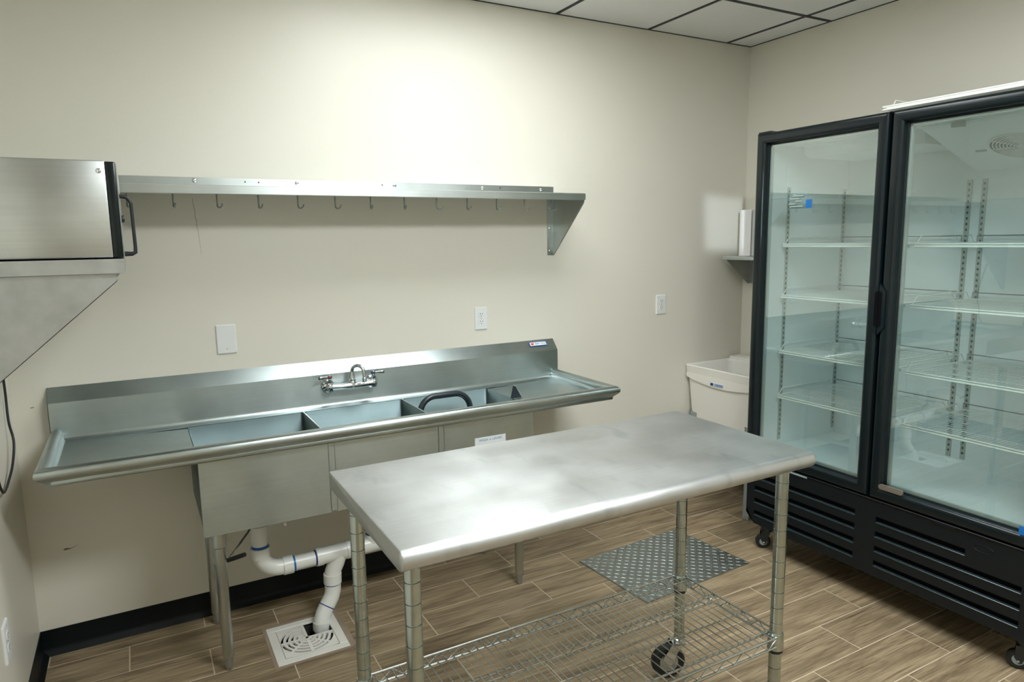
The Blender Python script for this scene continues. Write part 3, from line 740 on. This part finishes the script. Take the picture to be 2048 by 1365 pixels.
# solid-looking top: outer skin plus underside, ends slightly rounded
rows = []
for x, s in ((TX0, .0045), (TX0+.0015, .0012), (TX0+.0045, 0), (TX1-.012, 0), (TX1-.004, .0025), (TX1, .009)):
    cy_, cz_ = (TY0+TY1)/2, TZ-.0235
    rows.append([tb.bm.verts.new((x, cy_+(y-cy_)*(1-s/.3), min(z, TZ-s) if z > cz_ else max(z, TZ-.047+s*.3))) for y, z in outer])
for A, B2 in zip(rows, rows[1:]):
    n = len(A)
    for k in range(n): tb.bm.faces.new((A[k], A[(k+1) % n], B2[(k+1) % n], B2[k]))
tb.bm.faces.new(rows[0]); tb.bm.faces.new(rows[-1])
tb.build('table_top', 'top', wt, 40)
PX0, PX1, PY0, PY1 = .9285, 2.120, -1.809, -1.379
prf = [(.0125, .155)]
z = .16
while z < TZ-.05:
    prf += [(.0127, z), (.0127, z+.0235), (.0113, z+.0240), (.0113, z+.0262), (.0127, z+.0268)]; z += .0508
    prf.append((.0127, z-.001))
prf.append((.0127, TZ-.046))
prf = [(rr*1.52, zz) for rr, zz in prf]
SZ = .395
post = None; cas = None
for (x, y, rz) in ((PX0, PY0, .6), (PX1, PY0, 2.2), (PX1, PY1, 2.75), (PX0, PY1, 1.2)):
    if post is None:
        post = MB().lathe(prf, (x, y, 0), 'z', 20).build('post', 'post', wt, 30); p0 = (x, y)
        MB().lathe([(.0195, SZ-.050), (.0250, SZ-.046), (.0235, SZ+.004), (.0215, SZ+.010), (.0195, SZ+.010)], (x, y, 0), 'z', 20).build('shelf_collar', 'post', post, 40)
        MB().lathe([(.0198, SZ-.056), (.0235, SZ-.055), (.0232, SZ-.046), (.0198, SZ-.046)], (x, y, 0), 'z', 20).build('collar_sleeve', 'rubber', post, 40)
    else: cp(post, wt, x-p0[0], y-p0[1])
    # caster: stem cap, fork, wheel, tyre; trail along +x before turning
    cb = bpy.data.objects.new('caster', None); cb.empty_display_size = .03; COL.objects.link(cb); cb.parent = wt
    cb.location = Vector((x, y, 0))-wloc(wt)
    me = MB().lathe([(.020, .140), (.024, .142), (.024, .152), (.016, .156), (.016, .162)], (0, 0, 0), 'z', 18)
    me.prism([(-.018, .138), (.030, .142), (.068, .085), (.052, .058), (.034, .060), (.010, .110)], 'y', -.024, -.0205)
    me.prism([(-.018, .138), (.030, .142), (.068, .085), (.052, .058), (.034, .060), (.010, .110)], 'y', .0205, .024)
    me.box(-.020, .030, -.024, .024, .134, .142)
    fk = me.build('fork', 'chrome'); wh = MB().lathe([(.010, -.019), (.046, -.014), (.046, .014), (.010, .019)], (.042, 0, .0635), 'y', 24).build('wheel_hub', 'galv')
    ty = MB().lathe([(.045, -.0155), (.057, -.0155), (.0635, -.009), (.0635, .009), (.057, .0155), (.045, .0155)], (.042, 0, .0635), 'y', 30).build('tyre', 'rubber', None, 40)
    for o in (fk, wh, ty): o.parent = cb
    cb.rotation_euler = (0, 0, rz)
# wire undershelf
ws = bpy.data.objects.new('wire_shelf', None); COL.objects.link(ws); ws.parent = wt; ws.location = Vector(((PX0+PX1)/2, (PY0+PY1)/2, SZ))-wloc(wt)
wx0, wx1, wy0, wy1 = PX0-.016, PX1+.016, PY0-.016, PY1+.016
def wire(pts, r, seg=8): return MB().tube(pts, r, seg).build('wire', 'wire', ws, 60)
def truss_x(y, x0, x1, zt, zb, n, rt=.0034):
    wire([(x0, y, zt), (x1, y, zt)], rt); wire([(x0, y, zb), (x1, y, zb)], rt*.85)
    pts = []
    for k in range(n+1):
        x = x0+(x1-x0)*k/n; pts.append((x, y, zt-.001 if k % 2 == 0 else zb+.001))
    MB().tube(pts, .0024, 6).build('truss_wire', 'wire', ws, 60)
def truss_y(x, y0, y1, zt, zb, n):
    wire([(x, y0, zt), (x, y1, zt)], .0034); wire([(x, y0, zb), (x, y1, zb)], .003)
    pts = [(x, y0+(y1-y0)*k/n, zt-.001 if k % 2 == 0 else zb+.001) for k in range(n+1)]
    MB().tube(pts, .0024, 6).build('truss_wire', 'wire', ws, 60)
zt, zb = SZ, SZ-.032
truss_x(wy1, PX0+.014, PX1-.014, zt, zb, 32, .0040); truss_x(wy0, PX0+.014, PX1-.014, zt, zb, 32, .0040)
truss_y(wx0, PY0+.014, PY1-.014, zt, zb, 12); truss_y(wx1, PY0+.014, PY1-.014, zt, zb, 12)
for y in (-1.403, -1.785): wire([(wx0, y, zt-.006), (wx1, y, zt-.006)], .0034)
truss_x(-1.530, wx0, wx1, zt-.006, zt-.032, 34); wire([(wx0, -1.660, zt-.006), (wx1, -1.660, zt-.006)], .0026)
w0 = None; nW = 46
for k in range(nW):
    x = wx0+.022+(wx1-wx0-.044)*k/(nW-1)
    if w0 is None:
        w0 = MB().tube([(x, wy0+.001, zt-.004), (x, wy0+.006, zt+.0005), (x, wy1-.006, zt+.0005), (x, wy1-.001, zt-.004)], .0018, 6).build('wire', 'wire', ws, 60); xw = x
    else: cp(w0, ws, x-xw)

# ================================================================== GLASS DOOR REFRIGERATOR
FX, FXB = 3.160, 3.862; FY0, FY1 = -2.082, -.732; FZ0, FZ1 = .500, 2.122; FYM = (FY0+FY1)/2
fr = thing('display_refrigerator', ((FX+FXB)/2, FYM, 0), 'tall black two-door glass display refrigerator with white wire shelves on casters', 'refrigerator')
IX0, IXB = 3.235, 3.800; IY0, IY1 = FY0+.05, FY1-.05; IZ0, IZ1 = .545, 2.070
CX = 3.222                                              # front of the cabinet, behind the doors
cab = MB()
cab.box(CX, FXB, FY1-.004, FY1, .17, FZ1-.01).box(CX, FXB, FY0, FY0+.004, .17, FZ1-.01).box(FXB-.004, FXB, FY0, FY1, .17, FZ1-.01)
cab.box(CX, FXB, FY0, FY1, FZ1-.014, FZ1-.008).box(CX+.02, FXB, FY0, FY1, .170, .176)
cab.build('cabinet', 'fr_black', fr)
ln = MB()
ln.box(CX, IXB+.02, IY1, FY1-.004, IZ0-.04, FZ1-.014).box(CX, IXB+.02, FY0+.004, IY0, IZ0-.04, FZ1-.014)
ln.box(IXB, IXB+.02, IY0, IY1, IZ0-.04, FZ1-.014).box(CX, IXB, IY0, IY1, IZ1, FZ1-.014).box(CX, IXB, IY0, IY1, IZ0-.04, IZ0)
ln.build('liner', 'liner', fr)
MB().box(CX, CX+.03, FYM-.035, FYM+.035, IZ0, IZ1).build('mullion', 'liner', fr)
MB().box(CX, CX+.35, FY0, FY1, .5-.01, IZ0-.04).build('sill', 'fr_black', fr)
# doors: rounded frame extrusions mitred at the corners, double glass
def door(y0, y1, hinge):
    dr = bpy.data.objects.new('door', None); COL.objects.link(dr); dr.parent = fr; dr.location = Vector((FX, (y0+y1)/2, FZ0))-wloc(fr)
    fw = .058
    # frame section: u across from the outside edge inwards, d depth from the front
    sec = [(0, .060), (0, .014)]+[(.014-.014*math.cos(k*PI/2/5), .014-.014*math.sin(k*PI/2/5)) for k in range(1, 6)]+[(.034, 0)]+[(.034+.016*math.sin(k*PI/2/5), .016-.016*math.cos(k*PI/2/5)) for k in range(1, 6)]+[(.052, .026), (fw, .028), (fw, .060)]
    zA, zB = FZ0+.006, FZ1
    crn = [(y0, zA, 1, 1), (y1, zA, -1, 1), (y1, zB, -1, -1), (y0, zB, 1, -1)]
    for a in range(4):
        m = MB(); rws = []
        for (cy, cz, sy, sz) in (crn[a], crn[(a+1) % 4]):
            rws.append([m.bm.verts.new((FX+d, cy+sy*u, cz+sz*u)) for u, d in sec])
        A, B2 = rws; n = len(A)
        for k in range(n): m.bm.faces.new((A[k], A[(k+1) % n], B2[(k+1) % n], B2[k]))
        m.build('frame_rail', 'fr_black', dr, 40)
    MB().box(FX+.030, FX+.0345, y0+fw-.006, y1-fw+.006, zA+fw-.006, zB-fw+.006).build('glass_pane', 'glass', dr)
    gk = MB(); g0 = .0
    for a in ((y0+fw-.001, y0+fw+.010, zA+fw, zB-fw), (y1-fw-.010, y1-fw+.001, zA+fw, zB-fw)): gk.box(FX+.036, FX+.050, a[0], a[1], a[2], a[3])
    gk.box(FX+.036, FX+.050, y0+fw, y1-fw, zA+fw-.001, zA+fw+.010).box(FX+.036, FX+.050, y0+fw, y1-fw, zB-fw-.010, zB-fw+.001)
    gk.build('glass_spacer', 'standard', dr)
    return dr
gapy = -1.409
dL = door(gapy+.006, FY1, FY1); dR = door(FY0, gapy-.006, FY0)
# handle recesses either side of the gap
for d, s in ((dL, 1), (dR, -1)):
    ya = gapy+s*.006
    MB().prism([(ya-s*.004, 1.430), (ya+s*.024, 1.398), (ya+s*.024, 1.248), (ya-s*.004, 1.215)], 'x', FX-.005, FX+.012).build('handle_grip', 'fr_black', d)
    MB().prism([(ya-s*.005, 1.402), (ya+s*.010, 1.392), (ya+s*.010, 1.254), (ya-s*.005, 1.244)], 'x', FX-.0056, FX+.004).build('handle_recess', 'fr_hole', d)
MB().box(FX+.01, FX+.06, FY1-.075, FY1-.002, FZ1-.002, FZ1+.008, .002, 1).build('top_hinge', 'fr_black', fr)
# lower hinge plate, labels and a strip of blue tape
MB().prism(rrect(-1.566, -1.460, .557, .580, .011, 5), 'x', FX-.003, FX+.004).build('hinge_cover', 'brass', dR)
MB().box(FX-.0006, FX+.002, -2.020, -1.992, .556, .588).build('blue_tape', 'l_blue', dR)
gxl = FX+.0355
st_ = MB().box(gxl, gxl+.0005, -1.005, -.910, 1.757, 1.830).build('glass_sticker', 'l_grey', dL)
MB().box(gxl-.0062, gxl-.0056, -1.038, -1.007, 1.757, 1.796).build('blue_sticker', 'l_blue', dL)
for k, (ya, yb) in enumerate(((-.99, -.92), (-.95, -.915), (-.985, -.95), (-.97, -.92), (-.99, -.93))):
    MB().box(gxl-.0064, gxl-.0060, ya, yb, 1.765+k*.012, 1.770+k*.012).build('sticker_print', 'standard', dL)
MB().box(3.32, 3.323, -.786, -.784, 1.88, 1.97).build('thermometer_strip', 'shelfw', fr)
# kick panel with long slots
KX = 3.172; kz0, kz1 = .152, .497
kick = MB()
rowsz = [(.398, .424), (.332, .358), (.266, .291), (.199, .224)]
groups = [(-1.352, -.790), (-2.014, -1.449)]
def fill(y0, y1, z0, z1): kick.box(KX, KX+.022, y0, y1, z0, z1)
zprev = kz1
for i, (za, zb_) in enumerate(rowsz):
    fill(FY0+.01, FY1-.008, zb_, zprev)                   # bar above the slot row
    ygr = [(groups[1][0] if i else -1.815, groups[1][1]), groups[0]]
    fill(FY0+.01, ygr[0][0], za, zb_); fill(ygr[0][1], ygr[1][0], za, zb_); fill(ygr[1][1], FY1-.008, za, zb_)
    zprev = za
fill(FY0+.03, FY1-.06, kz0, zprev)
kick.prism([(FY1-.06, kz0), (FY1-.008, kz0+.075), (FY1-.008, zprev), (FY1-.06, zprev)], 'x', KX, KX+.022)
ko = kick.build('kick_panel', 'fr_kick', fr)
for i, (za, zb_) in enumerate(rowsz):
    for gi, (ya, yb) in enumerate(groups):
        if gi == 1 and i == 0: ya = -1.815
        sl = MB().box(KX+.016, KX+.0225, ya, yb, za, zb_).build('slot_back', 'fr_hole', ko)
        MB().box(KX-.003, KX+.014, ya, yb, za-.004, za+.001, .0012, 1).build('slot_lip', 'fr_lip', ko)
MB().box(KX-.006, KX+.02, FY0+.01, FY1-.01, kz1-.004, kz1+.003, .002, 1).build('kick_top_edge', 'fr_kick', ko)
em = []
for k in range(24): em.append((-1.879+.036*math.cos(2*PI*k/24), .447+.014*math.sin(2*PI*k/24)))
MB().tube([(KX-.0005, p[0], p[1]) for p in em], .0016, 6, closed=True).build('oval_emblem', 'fr_kick', ko, 50)
for ya, yb in ((-1.102, -1.004), (-1.780, -1.689)):
    MB().box(KX-.007, KX-.004, ya, yb, .4885, .4965).build('edge_clip', 'l_grey' if ya > -1.2 else 'fr_kick', ko)
MB().box(KX+.022, 3.5, FY0+.02, FY1-.02, .178, .49).build('compressor_housing', 'fr_hole', fr)
# casters
cst = None
for x, y in ((3.262, -.805), (3.262, -2.009), (3.80, -.805), (3.80, -2.009)):
    cb = bpy.data.objects.new('caster', None); COL.objects.link(cb); cb.parent = fr; cb.location = Vector((x, y, 0))-wloc(fr); cb.rotation_euler = (0, 0, 2.5 if y > -1 else 2.0)
    me = MB().lathe([(.026, .095), (.026, .108), (.034, .112), (.034, .172)], (0, 0, 0), 'z', 16)
    for s in (-1, 1): me.prism([(-.014, .098), (.030, .098), (.034, .05), (.018, .026), (.008, .030)], 'y', s*.019-.0015, s*.019+.0015)
    me.box(-.014, .030, -.020, .020, .092, .098); fk = me.build('fork', 'fork')
    wh = MB().lathe([(.006, -.0165), (.024, -.014), (.024, .014), (.006, .0165)], (.020, 0, .038), 'y', 20).build('wheel_hub', 'l_grey', None, 40)
    ty = MB().lathe([(.023, -.0145), (.032, -.0145), (.038, -.008), (.038, .008), (.032, .0145), (.023, .0145)], (.020, 0, .038), 'y', 26).build('tyre', 'rubber', None, 40)
    ax_ = MB().lathe([(.0045, -.026), (.0045, .026)], (.020, 0, .038), 'y', 10).build('axle_bolt', 'chrome')
    for o in (fk, wh, ty, ax_): o.parent = cb
# shelf standards: slotted strips
stdm = None
def standard(x, y, axis):
    m = MB()
    if axis == 'y': m.box(x-.011, x+.011, y-.004, y, .575, 1.87)       # on the side wall
    else: m.box(x-.004, x, y-.011, y+.011, .575, 1.87)                 # on the back wall
    o = m.build('shelf_standard', 'standard', fr)
    s = MB(); z = .60
    while z < 1.86:
        if axis == 'y': s.box(x-.004, x+.004, y-.0044, y-.0038, z, z+.011)
        else: s.box(x-.0044, x-.0038, y-.004, y+.004, z, z+.011)
        z += .0254
    s.build('standard_slots', 'slot', o)
standard(3.345, IY1, 'y'); standard(3.775, IY1, 'y')
standard(IXB, -1.394, 'x'); standard(IXB, -1.458, 'x'); standard(IXB, -2.00, 'x')
# coated wire shelves
def fridge_shelf(y0, y1, z):
    x0, x1 = 3.300, 3.770
    m = MB()
    for d in (0, -.011): m.tube([(x0, y0, z+d), (x0, y1, z+d)], .0038, 8)
    m.box(x0-.001, x0+.001, y0, y1, z-.012, z+.001)
    m.tube([(x1, y0, z), (x1, y1, z)], .003, 6)
    for k in range(3): m.tube([(x0+(k+.8)*.135, y0, z-.004), (x0+(k+.8)*.135, y1, z-.004)], .0025, 6)
    n = int((y1-y0)/.0165)
    for k in range(n+1):
        y = y0+(y1-y0)*k/n; m.tube([(x0, y, z+.001), (x1, y, z+.001)], .0014, 5, cap=False)
    for y in (y0, y1):
        m.tube([(x0, y, z), (x1, y, z)], .003, 6)
        m.tube([(x0+.012, y, z), (x0+.045, y, z+.034), (x1-.05, y, z+.034), (x1-.02, y, z)], .0024, 6)
        m.tube([(x1, y0, z), (x1, y0, z+.03), (x1, y1, z+.03), (x1, y1, z)], .0024, 6)
    o = m.build('wire_shelf', 'shelfw', fr, 60)
    cl = MB()
    for y, s in ((y0, 1), (y1, -1)):
        for x in (3.345, 3.765): cl.box(x-.01, x+.01, min(y, y-s*.012), max(y, y-s*.012), z-.016, z-.004)
    cl.build('shelf_clip', 'standard', o); return o
shs = None
for z in (1.590, 1.335, 1.052, .820):
    for a, b_ in ((-1.392, -.798), (-2.016, -1.458)): fridge_shelf(a, b_, z)
# evaporator housing with round fan guard
ev = MB().prism([(3.345, IZ1), (3.345, 2.066), (3.352, 2.058), (3.365, 2.054), (3.700, 1.936), (3.79, 1.904), (3.79, IZ1)], 'y', -2.02, -1.425)
evo = ev.build('evaporator_housing', 'liner', fr)
ev2 = MB().prism([(-1.40, IZ1), (-.80, IZ1), (-.80, 2.03), (-.83, 2.01), (-1.40, 2.01)], 'x', 3.42, 3.79).build('air_duct', 'liner', fr)
th = math.atan(.358); fc = Vector((3.59, -1.69, 1.9750))
def und(u, v, d):                                       # point on the sloping underside, d below it
    return (fc.x+u*math.cos(th)-d*math.sin(th), fc.y+v, fc.z-u*math.sin(th)-d*math.cos(th))
def disc(r, d0, d1, name, m):
    b = MB(); b.tube([und(0, 0, d0), und(0, 0, d1)], r, 32); return b.build(name, m, evo)
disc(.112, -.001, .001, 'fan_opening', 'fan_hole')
for k in range(9):
    rr = .112-.0122*k
    MB().tube([und(rr*math.cos(2*PI*q/36), rr*math.sin(2*PI*q/36), .004) for q in range(36)], .0028, 6, closed=True).build('fan_guard_ring', 'shelfw', evo, 50)
for q in range(4):
    a = q*PI/4; MB().tube([und(-.112*math.cos(a), -.112*math.sin(a), .005), und(.112*math.cos(a), .112*math.sin(a), .005)], .0022, 6).build('fan_guard_spoke', 'shelfw', evo)
MB().prism([(-1.60, 2.045), (-1.55, 2.047), (-1.55, 2.066), (-1.60, 2.066)], 'x', 3.335, 3.3455).build('controller', 'standard', evo)
MB().tube([und(.005, .135, .0005), und(.005, .175, .0005)], .006, 8).build('drain_spout', 'standard', evo)
# spare white shelf lying on top of the cabinet
sp_ = MB(); sz = FZ1+.011
for d in (.004, .016): sp_.tube([(3.205, -2.06, sz+d), (3.205, -1.345, sz+d)], .0042, 8)
sp_.box(3.203, 3.207, -2.05, -1.36, sz+.002, sz+.018)
for k in range(44):
    y = -2.055+k*.0163; sp_.tube([(3.200, y, sz+.010), (3.66, y, sz+.012)], .0016, 5)
sp_.tube([(3.66, -2.06, sz+.010), (3.66, -1.345, sz+.010)], .003, 6)
sp_.tube([(3.22, -1.375, sz+.014), (3.24, -1.375, sz+.040), (3.62, -1.375, sz+.040), (3.65, -1.375, sz+.012)], .0026, 6)
sp_.box(3.23, 3.64, -2.06, -1.36, FZ1-.008, sz+.006)
o = sp_.build('spare_wire_shelf', 'shelfw', None, 50)
tag(o, 'spare white wire shelf lying flat on top of the refrigerator', 'shelf')

# ================================================================== UTILITY TUB
UX0, UX1, UY0, UY1, UZ = 3.413, 3.880, -.590, -.004, .852
ut = thing('utility_tub', ((UX0+UX1)/2, (UY0+UY1)/2, 0), 'white plastic utility tub on grey metal legs in the corner', 'utility sink')
def rings(levels, cap=True):
    bm = bmesh.new(); R = [[bm.verts.new((p[0], p[1], l[4])) for p in rrect(l[0], l[1], l[2], l[3], l[5], 4)] for l in levels]
    for A, B2 in zip(R, R[1:]):
        n = len(A)
        for k in range(n): bm.faces.new((A[k], A[(k+1) % n], B2[(k+1) % n], B2[k]))
    if cap: bm.faces.new(R[0]); bm.faces.new(R[-1])
    m = MB(); m.add(bm); return m
t0, t1, t2, t3 = UX0, UX1, UY0, UY1
tubm = rings([(t0+.05, t1-.05, t2+.05, t3-.05, .50, .04), (t0+.028, t1-.028, t2+.028, t3-.028, .515, .03), (t0+.014, t1-.012, t2+.014, t3-.012, .776, .02), (t0+.006, t1-.004, t2+.006, t3-.004, .781, .02),
              (t0, t1, t2, t3, UZ-.004, .016), (t0+.003, t1-.003, t2+.003, t3-.003, UZ, .016), (t0+.014, t1-.10, t2+.014, t3-.014, UZ, .02), (t0+.020, t1-.105, t2+.020, t3-.020, UZ-.01, .03),
              (t0+.045, t1-.115, t2+.045, t3-.045, .54, .05), (t0+.09, t1-.15, t2+.09, t3-.09, .525, .05)])
tubm.build('tub_basin', 'tub', ut, 35)
MB().box(UX1-.095, UX1-.002, UY0+.01, UY1-.01, UZ-.01, UZ+.018, .006, 2).build('faucet_ledge', 'tub', ut, 40)
# sagging lower edge of the front apron
apr = [(UY0+.012, .772)]+[(UY0+.012+(UY1-UY0-.024)*k/12, .772-.030*math.sin(PI*k/12)) for k in range(1, 12)]+[(UY1-.012, .776), (UY1-.010, .80), (UY0+.010, .80)]
MB().prism(apr, 'x', UX0+.0035, UX0+.016).build('tub_apron', 'tub', ut)
tl = MB().box(UX0+.0005, UX0+.0036, -.322, -.220, .752, .772).build('maker_label', 'label', ut)
MB().box(UX0-.0003, UX0+.0007, -.244, -.222, .754, .770).build('label_square', 'l_dblue', tl)
for k in range(5):
    MB().box(UX0-.0003, UX0+.0007, -.320, -.250+(-.012 if k % 2 else 0), .7545+k*.0032, .7560+k*.0032).build('label_print', 'l_blue', tl)
for x, y in ((UX0+.028, UY0+.09), (UX0+.028, UY1-.05), (UX1-.04, UY0+.09), (UX1-.04, UY1-.05)):
    lgm = MB()
    lgm.prism([(y-.035, .56), (y+.030, .56), (y+.020, 0.0), (y-.020, 0.0)], 'x', x-.002, x+.001)
    lgm.prism([(x-.002, .56), (x+.034, .56), (x+.024, 0), (x-.002, 0)], 'y', y+.020, y+.023)
    lgm.box(x-.002, x+.026, y-.020, y+.023, 0, .003)
    lo_ = lgm.build('tub_leg', 'tubleg', ut)
    MB().lathe([(.005, 0), (.005, -.003)], (x-.002, y-.002, .022), 'x', 10).build('leg_bolt', 'galv', lo_)

# ================================================================== SMALL CORNER SHELF AND PAPER TOWEL
SZ2 = 1.513
ss = thing('corner_shelf', (W, -.3, SZ2), 'small stainless steel shelf on the right wall beside the refrigerator', 'shelf')
MB().sheet([(W-.001, SZ2+.03), (W-.001, SZ2), (W-.218, SZ2), (W-.230, SZ2-.006), (W-.232, SZ2-.022), (W-.222, SZ2-.024)], 'y', -.66, -.040, .0016).build('shelf_board', 'steel_shelf', ss)
for y in (-.052, -.64):
    bo = MB().prism([(W-.002, SZ2-.002), (W-.205, SZ2-.002), (W-.205, SZ2-.024), (W-.014, 1.335), (W-.002, 1.335)], 'y', y, y+.002).box(W-.003, W-.001, y-.030, y, 1.335, SZ2-.002).build('bracket', 'galv', ss)
pt = thing('paper_towel_roll', (3.757, -.172, SZ2+.0015), 'upright white paper towel roll on the small corner shelf', 'paper towel')
MB().lathe([(.020, 0), (.060, 0), (.060, .275), (.020, .275)], (3.757, -.172, SZ2+.0015), 'z', 32).build('roll', 'paper', pt, 40)
MB().prism([(3.697, -.172), (3.700, -.200), (3.706, -.226), (3.705, -.227), (3.6985, -.200), (3.6955, -.172)], 'z', SZ2+.002, SZ2+.276).build('loose_sheet', 'paper', pt)
MB().lathe([(.019, -.0005), (.019, .2755)], (3.757, -.172, SZ2+.0015), 'z', 20).build('core', 'cement', pt, 40)

# ================================================================== OVEN ON WALL SHELF
OY0, OY1 = -.93, -.35
os_ = thing('oven_shelf', (0, (OY0+OY1)/2, 1.55), 'deep steel wall shelf with triangular bracket carrying the oven on the left wall', 'shelf')
MB().sheet([(.001, 1.64), (.001, 1.598), (.418, 1.598), (.4285, 1.597), (.4285, 1.5595), (.418, 1.558)], 'y', OY0-.012, OY1+.03, -.0016).box(.002, .4285, OY0-.0135, OY0-.0118, 1.5595, 1.5995).box(.002, .4295, OY0-.0150, OY0-.0130, 1.592, 1.5995).build('shelf_board', 'galv', os_)
for y in (OY0+.004, OY1):
    MB().prism([(.002, 1.5575), (.408, 1.5575), (.408, 1.537), (.012, 1.188), (.002, 1.188)], 'y', y, y+.002).prism([(.408, 1.537), (.012, 1.188), (.012, 1.1904), (.408, 1.5394)], 'y', y, y+.018).box(.001, .003, y, y+.03, 1.188, 1.5575).build('bracket', 'galv', os_)
ov = thing('countertop_oven', (.22, (OY0+OY1)/2, 1.5995), 'stainless countertop oven with black front and handle on the wall shelf', 'oven')
ob = MB().box(.035, .405, OY0, OY1, 1.6035, 1.868, .004, 2); ob.build('oven_body', 'steel_oven', ov, 30)
for x in (.07, .37):
    for y in (OY0+.04, OY1-.04): MB().lathe([(.012, 1.5985), (.014, 1.605)], (x, y, 0), 'z', 12).build('foot', 'rubber', ov)
MB().box(.405, .429, OY0+.001, OY1-.001, 1.602, 1.866, .003, 2).build('oven_door', 'fr_black', ov, 30)
MB().box(.429, .4325, OY0+.001, OY1-.001, 1.603, 1.865, .0015, 1).build('door_face', 'steel_oven', ov, 30)
MB().lathe([(.0070, 0), (.0070, -.0015), (.004, -.003), (.002, -.0015)], (.389, OY0+.0005, 1.840), 'y', 14).build('body_screw', 'chrome', ov, 40)
hy_ = OY0+.06
MB().tube([(.432, hy_, 1.776), (.447, hy_, 1.774), (.455, hy_, 1.768), (.460, hy_, 1.755), (.4605, hy_, 1.70), (.461, hy_, 1.63), (.460, hy_, 1.616), (.452, hy_, 1.612), (.432, hy_, 1.612)], [.0060, .0057, .0055, .0050, .0048, .0050, .0060, .0065, .0075], 10).build('door_handle', 'rubber', ov, 50)
MB().lathe([(.011, .431), (.011, .437), (.009, .440)], (0, OY0+.16, 1.715), 'x', 16).build('control_knob', 'rubber', ov, 40)
# power cord hanging beside the left wall
cpt = [(.02, -.305, 1.66), (.014, -.27, 1.58), (.012, -.22, 1.40), (.010, -.165, 1.15), (.012, -.185, 1.02), (.022, -.20, .945), (.020, -.26, .88), (.014, -.33, .842), (.012, -.42, .828), (.012, -.47, .85), (.012, -.50, .90), (.014, -.52, 1.02), (.016, -.53, 1.20)]
sm_ = []
P_ = [Vector(p) for p in cpt]
for i in range(len(P_)-1):
    a, b_, c, d = P_[max(i-1, 0)], P_[i], P_[i+1], P_[min(i+2, len(P_)-1)]
    for k in range(6):
        t = k/6; sm_.append(.5*((2*b_)+(c-a)*t+(2*a-5*b_+4*c-d)*t*t+(3*b_-a-3*c+d)*t**3))
sm_.append(P_[-1])
o = MB().tube(sm_, .0042, 8).build('power_cord', 'rubber', None, 60)
tag(o, 'black power cord hanging in a loop against the left wall', 'cord')
